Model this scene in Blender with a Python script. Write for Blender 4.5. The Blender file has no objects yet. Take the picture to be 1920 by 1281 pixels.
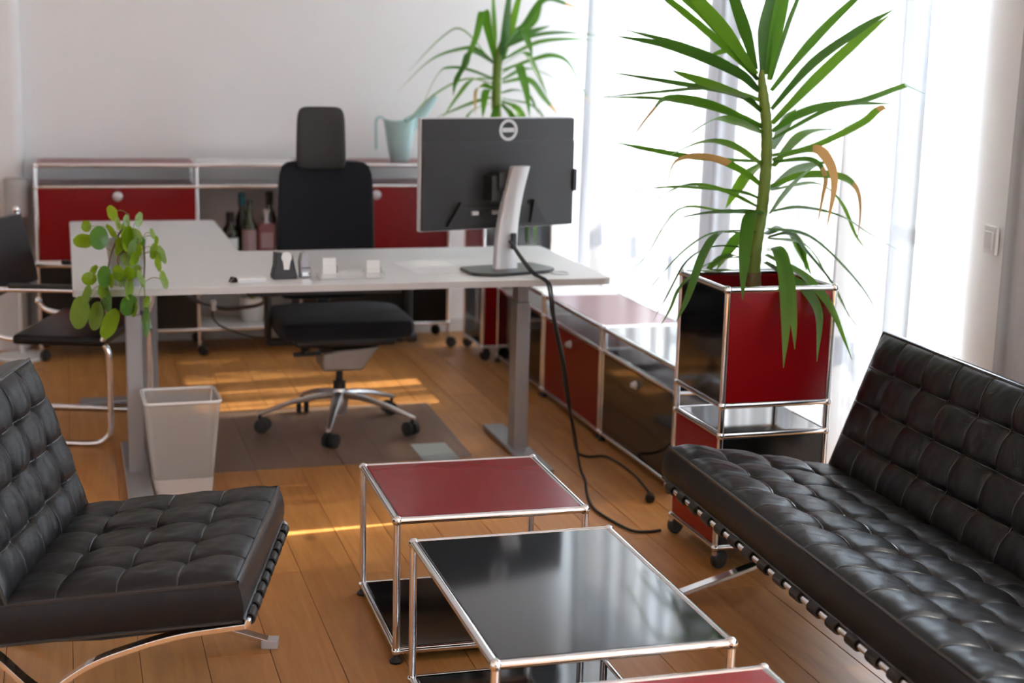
import bpy, bmesh, math, random
from mathutils import Vector, Matrix
from math import sin, cos, pi, radians as R

random.seed(7)
C = bpy.context.scene.collection
SC = bpy.context.scene

# ------------------------------------------------------------------ camera, sky, sun, exposure
cam_d = bpy.data.cameras.new('camera')
cam = bpy.data.objects.new('camera', cam_d)
C.objects.link(cam)
right = Vector((0.96020851, -0.27837070, 0.02256902))
up = Vector((0.03263944, 0.19210736, 0.98083099))
fwd = Vector((0.27737029, 0.94106563, -0.19354898))
cam.matrix_world = Matrix(((right.x, up.x, -fwd.x, 0), (right.y, up.y, -fwd.y, 0), (right.z, up.z, -fwd.z, 1.5743), (0, 0, 0, 1)))
cam_d.sensor_width = 36
cam_d.lens = 2839.9356 / 1920 * 36
cam_d.clip_start = 0.05
cam_d.clip_end = 200
cam_d.dof.use_dof = True
cam_d.dof.focus_distance = 3.75
cam_d.dof.aperture_fstop = 3.0
SC.camera = cam

world = bpy.data.worlds.new('sky')
SC.world = world
world.use_nodes = True
bg = world.node_tree.nodes['Background']
bg.inputs['Color'].default_value = (0.80, 0.95, 1.12, 1)
bg.inputs['Strength'].default_value = 12.5

sun_d = bpy.data.lights.new('sun', 'SUN')
sun_d.energy = 21
sun_d.angle = R(0.53)
sun_d.color = (1, 0.93, 0.8)
sun = bpy.data.objects.new('sun', sun_d)
C.objects.link(sun)
sun.rotation_euler = Vector((-cos(R(44)), -0.11 * cos(R(44)), -sin(R(44)))).to_track_quat('-Z', 'Y').to_euler()


def portal(name, loc, sx, sy, direction):
    d = bpy.data.lights.new(name, 'AREA')
    d.shape = 'RECTANGLE'
    d.size = sx
    d.size_y = sy
    d.cycles.is_portal = True
    o = bpy.data.objects.new(name, d)
    C.objects.link(o)
    o.location = loc
    o.rotation_euler = Vector(direction).to_track_quat('-Z', 'Y').to_euler()
    return o


SC.view_settings.view_transform = 'Standard'
SC.view_settings.look = 'None'
SC.view_settings.gamma = 1
SC.view_settings.use_curve_mapping = False
SC.view_settings.exposure = 0.34
SC.cycles.max_bounces = 12
SC.cycles.diffuse_bounces = 6
SC.cycles.transparent_max_bounces = 16
SC.cycles.sample_clamp_indirect = 8
SC.cycles.caustics_reflective = False
SC.cycles.caustics_refractive = False

# ------------------------------------------------------------------ helpers
WM = {}


class MB:
    """Collects shapes; build() links them as one mesh object."""

    def __init__(self):
        self.v, self.f, self.s = [], [], []

    def add(self, vs, fs, smooth=False):
        o = len(self.v)
        self.v += [tuple(v) for v in vs]
        self.f += [tuple(i + o for i in f) for f in fs]
        self.s += [smooth] * len(fs)
        return self

    def bm(self, b, smooth=True, mat=None):
        b.verts.ensure_lookup_table()
        for i, v in enumerate(b.verts):
            v.index = i
        vs = [(mat @ v.co if mat else v.co) for v in b.verts]
        self.add(vs, [[v.index for v in f.verts] for f in b.faces], smooth)
        b.free()
        return self

    def box(self, x0, x1, y0, y1, z0, z1, bevel=0.0, seg=2, mat=None, smooth=None):
        b = bmesh.new()
        bmesh.ops.create_cube(b, size=1)
        for v in b.verts:
            v.co = Vector((x0 + (v.co.x + .5) * (x1 - x0), y0 + (v.co.y + .5) * (y1 - y0), z0 + (v.co.z + .5) * (z1 - z0)))
        if bevel:
            bmesh.ops.bevel(b, geom=b.edges[:], offset=bevel, segments=seg, profile=0.5, affect='EDGES')
        return self.bm(b, (bevel > 0.004) if smooth is None else smooth, mat)

    def tube(self, p0, p1, r, n=10, r1=None, caps=True):
        return self.sweep([p0, p1], r, n, r1=r1, caps=caps)

    def sweep(self, pts, r, n=8, r1=None, caps=True, radii=None):
        pts = [Vector(p) for p in pts]
        m = len(pts)
        T = []
        for i in range(m):
            a, b = pts[max(i - 1, 0)], pts[min(i + 1, m - 1)]
            T.append((b - a).normalized())
        ref = Vector((0, 0, 1)) if abs(T[0].z) < .9 else Vector((1, 0, 0))
        N = (ref - T[0] * ref.dot(T[0])).normalized()
        vs = []
        for i in range(m):
            N = (N - T[i] * N.dot(T[i])).normalized()
            B = T[i].cross(N)
            rr = radii[i] if radii else (r if r1 is None else r + (r1 - r) * i / (m - 1))
            for k in range(n):
                a = 2 * pi * k / n
                vs.append(pts[i] + (N * cos(a) + B * sin(a)) * rr)
        fs = []
        for i in range(m - 1):
            for k in range(n):
                fs.append((i * n + k, i * n + (k + 1) % n, (i + 1) * n + (k + 1) % n, (i + 1) * n + k))
        if caps:
            fs.append(tuple(range(n - 1, -1, -1)))
            fs.append(tuple((m - 1) * n + k for k in range(n)))
        return self.add(vs, fs, True)

    def flat_bar(self, pts, w, t, side):
        """Rectangular bar swept along pts; side is the constant width direction."""
        pts = [Vector(p) for p in pts]
        side = Vector(side).normalized()
        m = len(pts)
        vs = []
        for i in range(m):
            T = (pts[min(i + 1, m - 1)] - pts[max(i - 1, 0)]).normalized()
            N = T.cross(side).normalized()
            for a, b in ((-1, -1), (1, -1), (1, 1), (-1, 1)):
                vs.append(pts[i] + side * (a * w / 2) + N * (b * t / 2))
        fs = []
        for i in range(m - 1):
            for k in range(4):
                fs.append((i * 4 + k, i * 4 + (k + 1) % 4, (i + 1) * 4 + (k + 1) % 4, (i + 1) * 4 + k))
        fs += [(3, 2, 1, 0), tuple((m - 1) * 4 + k for k in range(4))]
        return self.add(vs, fs, False)

    def lathe(self, prof, c=(0, 0, 0), n=20, axis='z'):
        vs, fs = [], []
        for r, z in prof:
            for k in range(n):
                a = 2 * pi * k / n
                q = (r * cos(a), r * sin(a), z)
                if axis == 'y':
                    q = (q[0], q[2], q[1])
                if axis == 'x':
                    q = (q[2], q[0], q[1])
                vs.append((q[0] + c[0], q[1] + c[1], q[2] + c[2]))
        m = len(prof)
        for i in range(m - 1):
            for k in range(n):
                fs.append((i * n + k, i * n + (k + 1) % n, (i + 1) * n + (k + 1) % n, (i + 1) * n + k))
        if prof[0][0] > 1e-6:
            fs.append(tuple(range(n - 1, -1, -1)))
        if prof[-1][0] > 1e-6:
            fs.append(tuple((m - 1) * n + k for k in range(n)))
        return self.add(vs, fs, True)

    def ball(self, c, r, n=12, sz=1.0):
        prof = [(r * sin(pi * i / 8), -r * cos(pi * i / 8) * sz) for i in range(9)]
        prof[0] = (1e-7, prof[0][1])
        prof[-1] = (1e-7, prof[-1][1])
        return self.lathe(prof, c, n)

    def prism(self, poly, h0, h1, axis='z', smooth=False):
        """poly: 2-D outline; extruded from h0 to h1 along axis."""
        n = len(poly)
        f = {'z': lambda a, b, h: (a, b, h), 'y': lambda a, b, h: (a, h, b), 'x': lambda a, b, h: (h, a, b)}[axis]
        vs = [f(a, b, h0) for a, b in poly] + [f(a, b, h1) for a, b in poly]
        fs = [tuple(range(n - 1, -1, -1)), tuple(range(n, 2 * n))]
        fs += [(i, (i + 1) % n, n + (i + 1) % n, n + i) for i in range(n)]
        return self.add(vs, fs, smooth)

    def build(self, name, mat, parent=None, world=False, bevel=0.0, sub=0, auto=True):
        me = bpy.data.meshes.new(name)
        me.from_pydata(self.v, [], self.f)
        for p, s in zip(me.polygons, self.s):
            p.use_smooth = s
        b = bmesh.new()
        b.from_mesh(me)
        bmesh.ops.recalc_face_normals(b, faces=b.faces[:])
        for e in b.edges:
            if len(e.link_faces) == 2 and e.calc_face_angle(0) > R(38):
                e.smooth = False
        b.to_mesh(me)
        b.free()
        o = bpy.data.objects.new(name, me)
        C.objects.link(o)
        if mat is not None:
            me.materials.append(mat)
        M = Matrix.Identity(4)
        if parent is not None:
            o.parent = parent
            M = WM[parent.name]
            if world:
                me.transform(M.inverted())
        WM[o.name] = M
        if bevel:
            md = o.modifiers.new('bevel', 'BEVEL')
            md.width = bevel
            md.segments = 2
            md.limit_method = 'ANGLE'
        if sub:
            md = o.modifiers.new('subdivision', 'SUBSURF')
            md.levels = sub
            md.render_levels = sub
        return o


def thing(name, label, cat, loc=(0, 0, 0), rotz=0.0, group=None):
    o = bpy.data.objects.new(name, None)
    C.objects.link(o)
    o.location = loc
    o.rotation_euler = (0, 0, rotz)
    o.empty_display_size = .05
    o['label'] = label
    o['category'] = cat
    if group:
        o['group'] = group
    WM[o.name] = Matrix.Translation(Vector(loc)) @ Matrix.Rotation(rotz, 4, 'Z')
    return o


def tag(o, label, cat, group=None):
    o['label'] = label
    o['category'] = cat
    if group:
        o['group'] = group
    return o


def struct(o):
    o['kind'] = 'structure'
    return o


def share(src, name, parent, loc=(0, 0, 0), rot=(0, 0, 0)):
    """Another piece with the same mesh."""
    o = src.copy()
    o.name = name
    C.objects.link(o)
    o.parent = parent
    o.location = loc
    o.rotation_euler = rot
    WM[o.name] = WM[parent.name] @ Matrix.Translation(Vector(loc))
    return o


def spline(pts, n=6):
    pts = [Vector(p) for p in pts]
    P = [pts[0] * 2 - pts[1]] + pts + [pts[-1] * 2 - pts[-2]]
    out = []
    for i in range(1, len(P) - 2):
        for k in range(n):
            t = k / n
            a, b, c, d = P[i - 1], P[i], P[i + 1], P[i + 2]
            out.append(0.5 * ((2 * b) + (c - a) * t + (2 * a - 5 * b + 4 * c - d) * t * t + (3 * b - a - 3 * c + d) * t ** 3))
    out.append(pts[-1])
    return out


# ------------------------------------------------------------------ materials
def srgb(r, g, b):
    f = lambda c: c / 12.92 if c <= .04045 else ((c + .055) / 1.055) ** 2.4
    return tuple(f(c / 255) for c in (r, g, b)) + (1,)


def pbr(name, col, rough=.5, metal=0.0, coat=0.0, coat_rough=.05, spec=.5, noise=0.0, nscale=40.0, bump=0.0, bscale=200.0, sheen=0.0):
    m = bpy.data.materials.new(name)
    m.use_nodes = True
    nt = m.node_tree
    b = nt.nodes['Principled BSDF']
    b.inputs['Base Color'].default_value = col
    b.inputs['Roughness'].default_value = rough
    b.inputs['Metallic'].default_value = metal
    b.inputs['Coat Weight'].default_value = coat
    b.inputs['Coat Roughness'].default_value = coat_rough
    b.inputs['Specular IOR Level'].default_value = spec
    if sheen:
        b.inputs['Sheen Weight'].default_value = sheen
    tc = nt.nodes.new('ShaderNodeTexCoord')
    if noise:
        n = nt.nodes.new('ShaderNodeTexNoise')
        n.inputs['Scale'].default_value = nscale
        n.inputs['Detail'].default_value = 4
        nt.links.new(tc.outputs['Object'], n.inputs['Vector'])
        mx = nt.nodes.new('ShaderNodeMix')
        mx.data_type = 'RGBA'
        mx.inputs['A'].default_value = tuple(c * (1 - noise) for c in col[:3]) + (1,)
        mx.inputs['B'].default_value = tuple(min(1, c * (1 + noise)) for c in col[:3]) + (1,)
        nt.links.new(n.outputs['Fac'], mx.inputs['Factor'])
        nt.links.new(mx.outputs['Result'], b.inputs['Base Color'])
    if bump:
        n = nt.nodes.new('ShaderNodeTexNoise')
        n.inputs['Scale'].default_value = bscale
        n.inputs['Detail'].default_value = 3
        nt.links.new(tc.outputs['Object'], n.inputs['Vector'])
        bp = nt.nodes.new('ShaderNodeBump')
        bp.inputs['Strength'].default_value = bump
        bp.inputs['Distance'].default_value = .002
        nt.links.new(n.outputs['Fac'], bp.inputs['Height'])
        nt.links.new(bp.outputs['Normal'], b.inputs['Normal'])
    return m


M = {}
M['wall'] = pbr('wall_paint', (.83, .83, .83, 1), .7, noise=.02, nscale=3, bump=.05, bscale=90)
M['ceiling'] = pbr('ceiling_paint', (.86, .86, .86, 1), .8, noise=.02, nscale=3)
M['trim'] = pbr('trim_paint', (.7, .7, .69, 1), .45, noise=.03, nscale=20)
M['chrome'] = pbr('chrome', (.82, .82, .83, 1), .09, 1.0, noise=.03, nscale=60)
M['wall_dark'] = pbr('wall_dim', (.28, .28, .28, 1), .8, noise=.02, nscale=3)  # dark tone stands in for the dim room behind the camera
M['polished'] = pbr('polished_aluminium', (.75, .75, .76, 1), .28, 1.0, noise=.04, nscale=60)
M['band'] = pbr('basket_band', (.5, .48, .45, 1), .6, noise=.03, nscale=60)
M['steel'] = pbr('brushed_steel', (.55, .55, .56, 1), .3, 1.0, noise=.05, nscale=80)
M['black_satin'] = pbr('black_satin_lacquer', (.006, .0065, .007, 1), .26, spec=.35, noise=.1, nscale=12)
M['shade'] = pbr('lamp_shade', (.42, .41, .40, 1), .6, noise=.03, nscale=20)
M['red'] = pbr('ruby_red_lacquer', (.21, .0018, .004, 1), .27, spec=.30, noise=.04, nscale=6)
M['black'] = pbr('black_lacquer', (.006, .0065, .0075, 1), .075, spec=.9, noise=.1, nscale=12)
M['plastic'] = pbr('black_plastic', (.012, .012, .012, 1), .45, noise=.1, nscale=50)
M['rubber'] = pbr('rubber', (.018, .018, .018, 1), .65, noise=.1, nscale=50)
M['leather'] = pbr('black_leather', (.008, .008, .009, 1), .34, spec=.27, noise=.12, nscale=30, bump=.35, bscale=330)
M['welt'] = pbr('leather_welt', (.022, .022, .023, 1), .27, noise=.1, nscale=80)
M['strap'] = pbr('strap_leather', (.01, .009, .009, 1), .5, noise=.1, nscale=80)
M['fabric'] = pbr('black_fabric', (.011, .012, .017, 1), .9, noise=.12, nscale=160, bump=.5, bscale=900, sheen=.15, spec=.2)
M['headrest'] = pbr('headrest_leather', (.014, .014, .014, 1), .55, noise=.1, nscale=60, bump=.2, bscale=400)
M['desk'] = pbr('desk_laminate', (.62, .62, .61, 1), .42, noise=.02, nscale=5)
M['desk_edge'] = pbr('desk_edge_band', (.5, .49, .48, 1), .5, noise=.02, nscale=5)
M['desk_metal'] = pbr('silver_powder_coat', (.33, .33, .34, 1), .45, .35, noise=.04, nscale=120)
M['dark_metal'] = pbr('dark_powder_coat', (.02, .02, .022, 1), .5, noise=.08, nscale=90)
M['mon_back'] = pbr('monitor_plastic', (.026, .027, .030, 1), .32, noise=.08, nscale=90, bump=.06, bscale=800)
M['silver'] = pbr('silver_plastic', (.56, .56, .57, 1), .32, .25, noise=.03, nscale=60)
M['white'] = pbr('white_plastic', (.72, .72, .71, 1), .4, noise=.02, nscale=40)
M['paper'] = pbr('paper', (.75, .75, .74, 1), .8, noise=.02, nscale=30)
M['grey_mech'] = pbr('grey_mechanism', (.30, .27, .25, 1), .4, .5, noise=.04, nscale=40)
M['aqua'] = pbr('aqua_plastic', (.40, .60, .61, 1), .4, noise=.03, nscale=20)
M['soil'] = pbr('soil', (.02, .014, .01, 1), .95, noise=.5, nscale=120, bump=1.0, bscale=150)
M['bark'] = pbr('yucca_bark', (.19, .14, .055, 1), .8, noise=.4, nscale=60, bump=.6, bscale=90)
M['concrete'] = pbr('grey_ceramic', (.34, .35, .35, 1), .6, noise=.06, nscale=40)
M['stem'] = pbr('pilea_stem', (.11, .07, .04, 1), .6, noise=.2, nscale=80)
M['petiole'] = pbr('petiole', (.2, .24, .06, 1), .5, noise=.2, nscale=80)


def leaf_mat(name, col, trans, rough=.35):
    m = pbr(name, col, rough, noise=.18, nscale=25)
    nt = m.node_tree
    b = nt.nodes['Principled BSDF']
    out = nt.nodes['Material Output']
    t = nt.nodes.new('ShaderNodeBsdfTranslucent')
    t.inputs['Color'].default_value = trans
    mx = nt.nodes.new('ShaderNodeMixShader')
    mx.inputs[0].default_value = .38
    nt.links.new(b.outputs[0], mx.inputs[1])
    nt.links.new(t.outputs[0], mx.inputs[2])
    nt.links.new(mx.outputs[0], out.inputs['Surface'])
    return m


M['leaf'] = leaf_mat('yucca_leaf', (.045, .13, .018, 1), (.16, .42, .02, 1))
M['leaf_light'] = leaf_mat('yucca_leaf_young', (.075, .19, .02, 1), (.25, .55, .03, 1))
M['leaf_dark'] = leaf_mat('yucca_leaf_old', (.03, .095, .022, 1), (.11, .30, .02, 1))
M['leaf_dry'] = leaf_mat('yucca_leaf_dry', (.55, .33, .12, 1), (.6, .36, .12, 1), .6)
M['trunk_green'] = leaf_mat('yucca_stem', (.19, .26, .05, 1), (.36, .5, .07, 1), .5)
M['pg'] = leaf_mat('pilea_leaf', (.15, .27, .012, 1), (.42, .6, .02, 1))
M['pd'] = leaf_mat('pilea_leaf_deep', (.065, .17, .03, 1), (.2, .4, .03, 1), .3)
M['pp'] = leaf_mat('pilea_leaf_pale', (.24, .36, .14, 1), (.4, .55, .15, 1), .25)
M['py'] = leaf_mat('pilea_leaf_young', (.22, .33, .015, 1), (.45, .6, .03, 1))


def mix_clear(name, col, clear, rough=.3, diffuse=True, trans=0.0, tcol=None):
    m = pbr(name, col, rough, noise=.03, nscale=30)
    nt = m.node_tree
    b = nt.nodes['Principled BSDF']
    out = nt.nodes['Material Output']
    surf = b
    if trans:
        t = nt.nodes.new('ShaderNodeBsdfTranslucent')
        t.inputs['Color'].default_value = tcol
        a = nt.nodes.new('ShaderNodeMixShader')
        a.inputs[0].default_value = trans
        nt.links.new(b.outputs[0], a.inputs[1])
        nt.links.new(t.outputs[0], a.inputs[2])
        surf = a
    tr = nt.nodes.new('ShaderNodeBsdfTransparent')
    mx = nt.nodes.new('ShaderNodeMixShader')
    mx.inputs[0].default_value = clear
    nt.links.new(surf.outputs[0], mx.inputs[1])
    nt.links.new(tr.outputs[0], mx.inputs[2])
    nt.links.new(mx.outputs[0], out.inputs['Surface'])
    return m


M['sheer'] = mix_clear('sheer_voile', (.86, .86, .87, 1), .16, .8, trans=.6, tcol=(.95, .95, .96, 1))
def voile_light(m, lo, hi, scale):  # puts fold shade and sun-streak gaps into the cloth, not its weave
    nt = m.node_tree
    tc = nt.nodes.new('ShaderNodeTexCoord')
    mp = nt.nodes.new('ShaderNodeMapping')
    mp.inputs['Scale'].default_value = (.5, scale, .35)
    n = nt.nodes.new('ShaderNodeTexNoise')
    n.inputs['Scale'].default_value = 1
    n.inputs['Detail'].default_value = 2
    mr = nt.nodes.new('ShaderNodeMapRange')  # clearer streaks, added so bands of sun fall on the floor
    mr.inputs['From Min'].default_value = .52
    mr.inputs['From Max'].default_value = .72
    mr.inputs['To Min'].default_value = lo
    mr.inputs['To Max'].default_value = hi
    nt.links.new(tc.outputs['Object'], mp.inputs['Vector'])
    nt.links.new(mp.outputs[0], n.inputs['Vector'])
    nt.links.new(n.outputs['Fac'], mr.inputs['Value'])
    n2 = nt.nodes.new('ShaderNodeTexNoise')
    n2.inputs['Scale'].default_value = 1
    n2.inputs['Detail'].default_value = 3
    mp2 = nt.nodes.new('ShaderNodeMapping')
    mp2.inputs['Scale'].default_value = (.3, 7.5, .12)
    nt.links.new(tc.outputs['Object'], mp2.inputs['Vector'])
    nt.links.new(mp2.outputs[0], n2.inputs['Vector'])
    cr = nt.nodes.new('ShaderNodeValToRGB')  # grey of shaded folds painted into the translucent colour
    cr.color_ramp.elements[0].position = .43
    cr.color_ramp.elements[0].color = (.12, .12, .124, 1)
    cr.color_ramp.elements[1].position = .70
    cr.color_ramp.elements[1].color = (.50, .50, .51, 1)
    nt.links.new(n2.outputs['Fac'], cr.inputs[0])
    tl = [k for k in nt.nodes if k.type == 'BSDF_TRANSLUCENT'][0]
    nt.links.new(cr.outputs[0], tl.inputs['Color'])
    mx = [k for k in nt.nodes if k.type == 'MIX_SHADER' and k.inputs[2].is_linked and k.inputs[2].links[0].from_node.type == 'BSDF_TRANSPARENT'][0]
    nt.links.new(mr.outputs[0], mx.inputs[0])


voile_light(M['sheer'], .03, .09, 5.5)
M['sheer_open'] = mix_clear('sheer_voile_open', (.86, .86, .87, 1), .16, .8, trans=.6, tcol=(.95, .95, .96, 1))
voile_light(M['sheer_open'], .03, .4, 11)  # clearer on the far panel, to streak the back floor with sun
M['pane'] = mix_clear('window_glass', (.9, .95, .95, 1), .94, .02)
M['mat'] = mix_clear('chair_mat_vinyl', (.30, .25, .22, 1), .66, .3)
M['mesh'] = mix_clear('white_wire_mesh', (.46, .44, .41, 1), .56, .6)
M['acrylic'] = mix_clear('clear_acrylic', (.7, .7, .7, 1), .7, .1)
M['bottle'] = pbr('dark_bottle_glass', (.012, .016, .008, 1), .08, coat=.3, noise=.1, nscale=30)
M['bottle_green'] = pbr('green_bottle_glass', (.03, .045, .012, 1), .08, coat=.3, noise=.1, nscale=30)
M['teal'] = pbr('teal_foil', (.01, .14, .17, 1), .4, noise=.1, nscale=60)
M['pink'] = pbr('rose_carton', (.22, .075, .08, 1), .5, noise=.3, nscale=45)
M['blush'] = pbr('blush_label', (.36, .24, .25, 1), .6, noise=.15, nscale=60)


def floor_mat():
    m = bpy.data.materials.new('oak_plank')
    m.use_nodes = True
    nt = m.node_tree
    N = nt.nodes
    L = nt.links
    b = N['Principled BSDF']
    tc = N.new('ShaderNodeTexCoord')
    oi = N.new('ShaderNodeObjectInfo')
    add = N.new('ShaderNodeVectorMath')
    add.operation = 'MULTIPLY_ADD'
    comb = N.new('ShaderNodeCombineXYZ')
    for i in range(3):
        L.new(oi.outputs['Random'], comb.inputs[i])
    L.new(comb.outputs[0], add.inputs[0])
    add.inputs[1].default_value = (17, 31, 5)
    L.new(tc.outputs['Object'], add.inputs[2])
    mp = N.new('ShaderNodeMapping')
    mp.inputs['Scale'].default_value = (16, 1.3, 16)
    L.new(add.outputs[0], mp.inputs['Vector'])
    n1 = N.new('ShaderNodeTexNoise')
    n1.inputs['Scale'].default_value = 1.6
    n1.inputs['Detail'].default_value = 7
    n1.inputs['Roughness'].default_value = .62
    n1.inputs['Distortion'].default_value = 1.1
    L.new(mp.outputs[0], n1.inputs['Vector'])
    r1 = N.new('ShaderNodeValToRGB')
    r1.color_ramp.elements[0].position = .3
    r1.color_ramp.elements[0].color = (.40, .165, .040, 1)
    r1.color_ramp.elements[1].position = .72
    r1.color_ramp.elements[1].color = (.56, .26, .075, 1)
    L.new(n1.outputs['Fac'], r1.inputs[0])
    # knots
    mp2 = N.new('ShaderNodeMapping')
    mp2.inputs['Scale'].default_value = (3.2, 1.9, 3)
    L.new(add.outputs[0], mp2.inputs['Vector'])
    vo = N.new('ShaderNodeTexVoronoi')
    vo.inputs['Scale'].default_value = 1.0
    L.new(mp2.outputs[0], vo.inputs['Vector'])
    r2 = N.new('ShaderNodeValToRGB')
    r2.color_ramp.elements[0].position = .015
    r2.color_ramp.elements[0].color = (.40, .36, .34, 1)
    r2.color_ramp.elements[1].position = .09
    r2.color_ramp.elements[1].color = (1, 1, 1, 1)
    L.new(vo.outputs['Distance'], r2.inputs[0])
    mk = N.new('ShaderNodeMix')
    mk.data_type = 'RGBA'
    mk.blend_type = 'MULTIPLY'
    mk.inputs['Factor'].default_value = 1
    L.new(r1.outputs[0], mk.inputs['A'])
    L.new(r2.outputs[0], mk.inputs['B'])
    hv = N.new('ShaderNodeHueSaturation')
    vr = N.new('ShaderNodeMapRange')
    vr.inputs['To Min'].default_value = .9
    vr.inputs['To Max'].default_value = 1.09
    L.new(oi.outputs['Random'], vr.inputs['Value'])
    L.new(vr.outputs[0], hv.inputs['Value'])
    L.new(mk.outputs['Result'], hv.inputs['Color'])
    L.new(hv.outputs[0], b.inputs['Base Color'])
    b.inputs['Roughness'].default_value = .42
    bp = N.new('ShaderNodeBump')
    bp.inputs['Strength'].default_value = .12
    bp.inputs['Distance'].default_value = .003
    L.new(n1.outputs['Fac'], bp.inputs['Height'])
    L.new(bp.outputs[0], b.inputs['Normal'])
    return m


M['floor'] = floor_mat()
M['gap'] = pbr('floor_gap', (.06, .03, .012, 1), .8, noise=.1, nscale=20)
M['terrace'] = pbr('terrace_paving', (.55, .54, .52, 1), .8, noise=.08, nscale=5)
# ------------------------------------------------------------------ the room
X0, X1, Y0, Y1, H = -3.0, 2.85, -3.6, 8.0, 3.0
fl = struct(MB().box(X0 - .3, X1 + .3, Y0 - .3, Y1 + .3, -.12, -.014).build('floor', M['gap']))
pw = .165
row = 0
x = X0
while x < X1 - .01:
    xe = min(x + pw, X1)
    y = Y0 - random.uniform(0, 1.9)
    while y < Y1:
        ye = y + random.choice((1.9, 2.1, 2.3))
        a, b_ = max(y, Y0), min(ye, Y1)
        if b_ - a > .03:
            dz = random.uniform(-.0006, 0)
            cx, cy = (x + xe) / 2, (a + b_) / 2
            hw, hl = (xe - x) / 2 - .0007, (b_ - a) / 2 - .0008
            o = MB().box(-hw, hw, -hl, hl, -.013, 0, bevel=.0012, seg=1, smooth=False).build('plank', M['floor'], fl)
            o.location = (cx, cy, dz)
        y = ye
    x = xe

struct(MB().box(X0 - .2, X1 + .3, Y1, Y1 + .2, -.1, H).build('wall_back', M['wall']))
struct(MB().box(X0 - .2, X0, Y0, Y1, -.1, H).build('wall_left', M['wall']))
struct(MB().box(X0 - .2, X1 + .3, Y0 - .2, Y0, -.1, H).build('wall_front', M['wall_dark']))
struct(MB().box(X0 - .2, X1 + .3, Y0 - .2, Y1 + .2, H, H + .2).build('ceiling', M['ceiling']))
# the wall left of the sideboard stands a little proud, with a rounded corner
pr = [(X0, 8.0), (X0, 7.87)]
for k in range(9):
    a = -pi / 2 + k * (pi / 2) / 8
    pr.append((-.262 + .05 * cos(a) - .0, 7.92 + .05 * sin(a)))
pr.append((-.212, 8.0))
pb = MB().prism(pr, 0, H)
pb.s = [False, False] + [True] * len(pr)
struct(pb.build('wall_projection', M['wall']))
struct(MB().box(-.21, X1, 7.982, 8.0, 0, .075, bevel=.003).build('baseboard_back', M['trim']))

# window wall: piers, sill beam, head
WX0, WX1 = 2.95, 3.2
openings = [(4.55, 6.0), (6.36, 7.93), (1.4, 3.5), (-1.1, 1.1), (-3.4, -1.4)]  # last two are unseen, added behind the camera to brighten the room
wb = MB()
ys = [Y0] + sorted(sum(openings, ())) + [Y1]
ys = sorted(ys)
edges = [(ys[i], ys[i + 1]) for i in range(0, len(ys), 2)]
for a, b_ in edges:
    wb.box(WX0, WX1, a, b_, -.1, H)
for a, b_ in openings:
    wb.box(WX0, WX1, a, b_, -.1, .12)
    wb.box(WX0, WX1, a, b_, 2.62, H)
struct(wb.build('wall_right', M['wall']))
for i, (a, b_) in enumerate(sorted(openings, reverse=True)):
    fr = MB()
    xf0, xf1 = 3.05, 3.11
    t = .06
    fr.box(xf0, xf1, a, b_, .12, .12 + t, bevel=.006)
    fr.box(xf0, xf1, a, b_, 2.62 - t, 2.62, bevel=.006)
    ms = [a + t / 2, b_ - t / 2] + [(a + b_) / 2]
    for m_ in ms:
        fr.box(xf0, xf1, m_ - t / 2, m_ + t / 2, .12, 2.62, bevel=.006)
    fr.box(xf0, xf1, a, b_, .86, .92, bevel=.006)
    w = struct(fr.build('window_%d' % (i + 1), M['white']))
    for y0, y1 in ((a + t, (a + b_) / 2 - t / 2), ((a + b_) / 2 + t / 2, b_ - t)):
        MB().box(3.076, 3.084, y0, y1, .92, 2.56).build('pane', M['pane'], w)
        MB().box(3.076, 3.084, y0, y1, .18, .86).build('pane', M['pane'], w)
    sill = MB().box(2.95, 3.05, a + .002, b_ - .002, .12, .135, bevel=.003).build('window_sill', M['white'], w)
    portal('window_portal', (3.13, (a + b_) / 2, 1.37), b_ - a, 2.5, (-1, 0, 0))
# wall pier between the two curtains, rounded towards the far window
pp_ = [(2.96, 3.52), (2.77, 3.52), (2.77, 3.84)]
for k in range(19):
    a = pi - k * (pi / 2) / 18
    pp_.append((2.95 + .18 * cos(a), 3.86 + .60 * sin(a)))
pb = MB().prism(pp_, 0, H)
pb.s = [False, False] + [i >= 2 for i in range(len(pp_))]
struct(pb.build('pillar', M['wall']))
sw = thing('light_switch', 'small white switch plate on the grey wall pier between the curtains', 'switch', (2.782, 4.12, .955), R(-7))
MB().box(-.012, 0, -.04, .04, 0, .09, bevel=.003).build('plate', M['white'], sw)
MB().box(-.018, -.012, -.027, .027, .018, .072, bevel=.002).build('rocker', M['trim'], sw)
struct(MB().box(3.2, 40, -40, 40, -.3, -.15).box(-40, 3.2, -40, -2.4, -.3, -.15).build('terrace_ground', M['terrace']))


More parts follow.
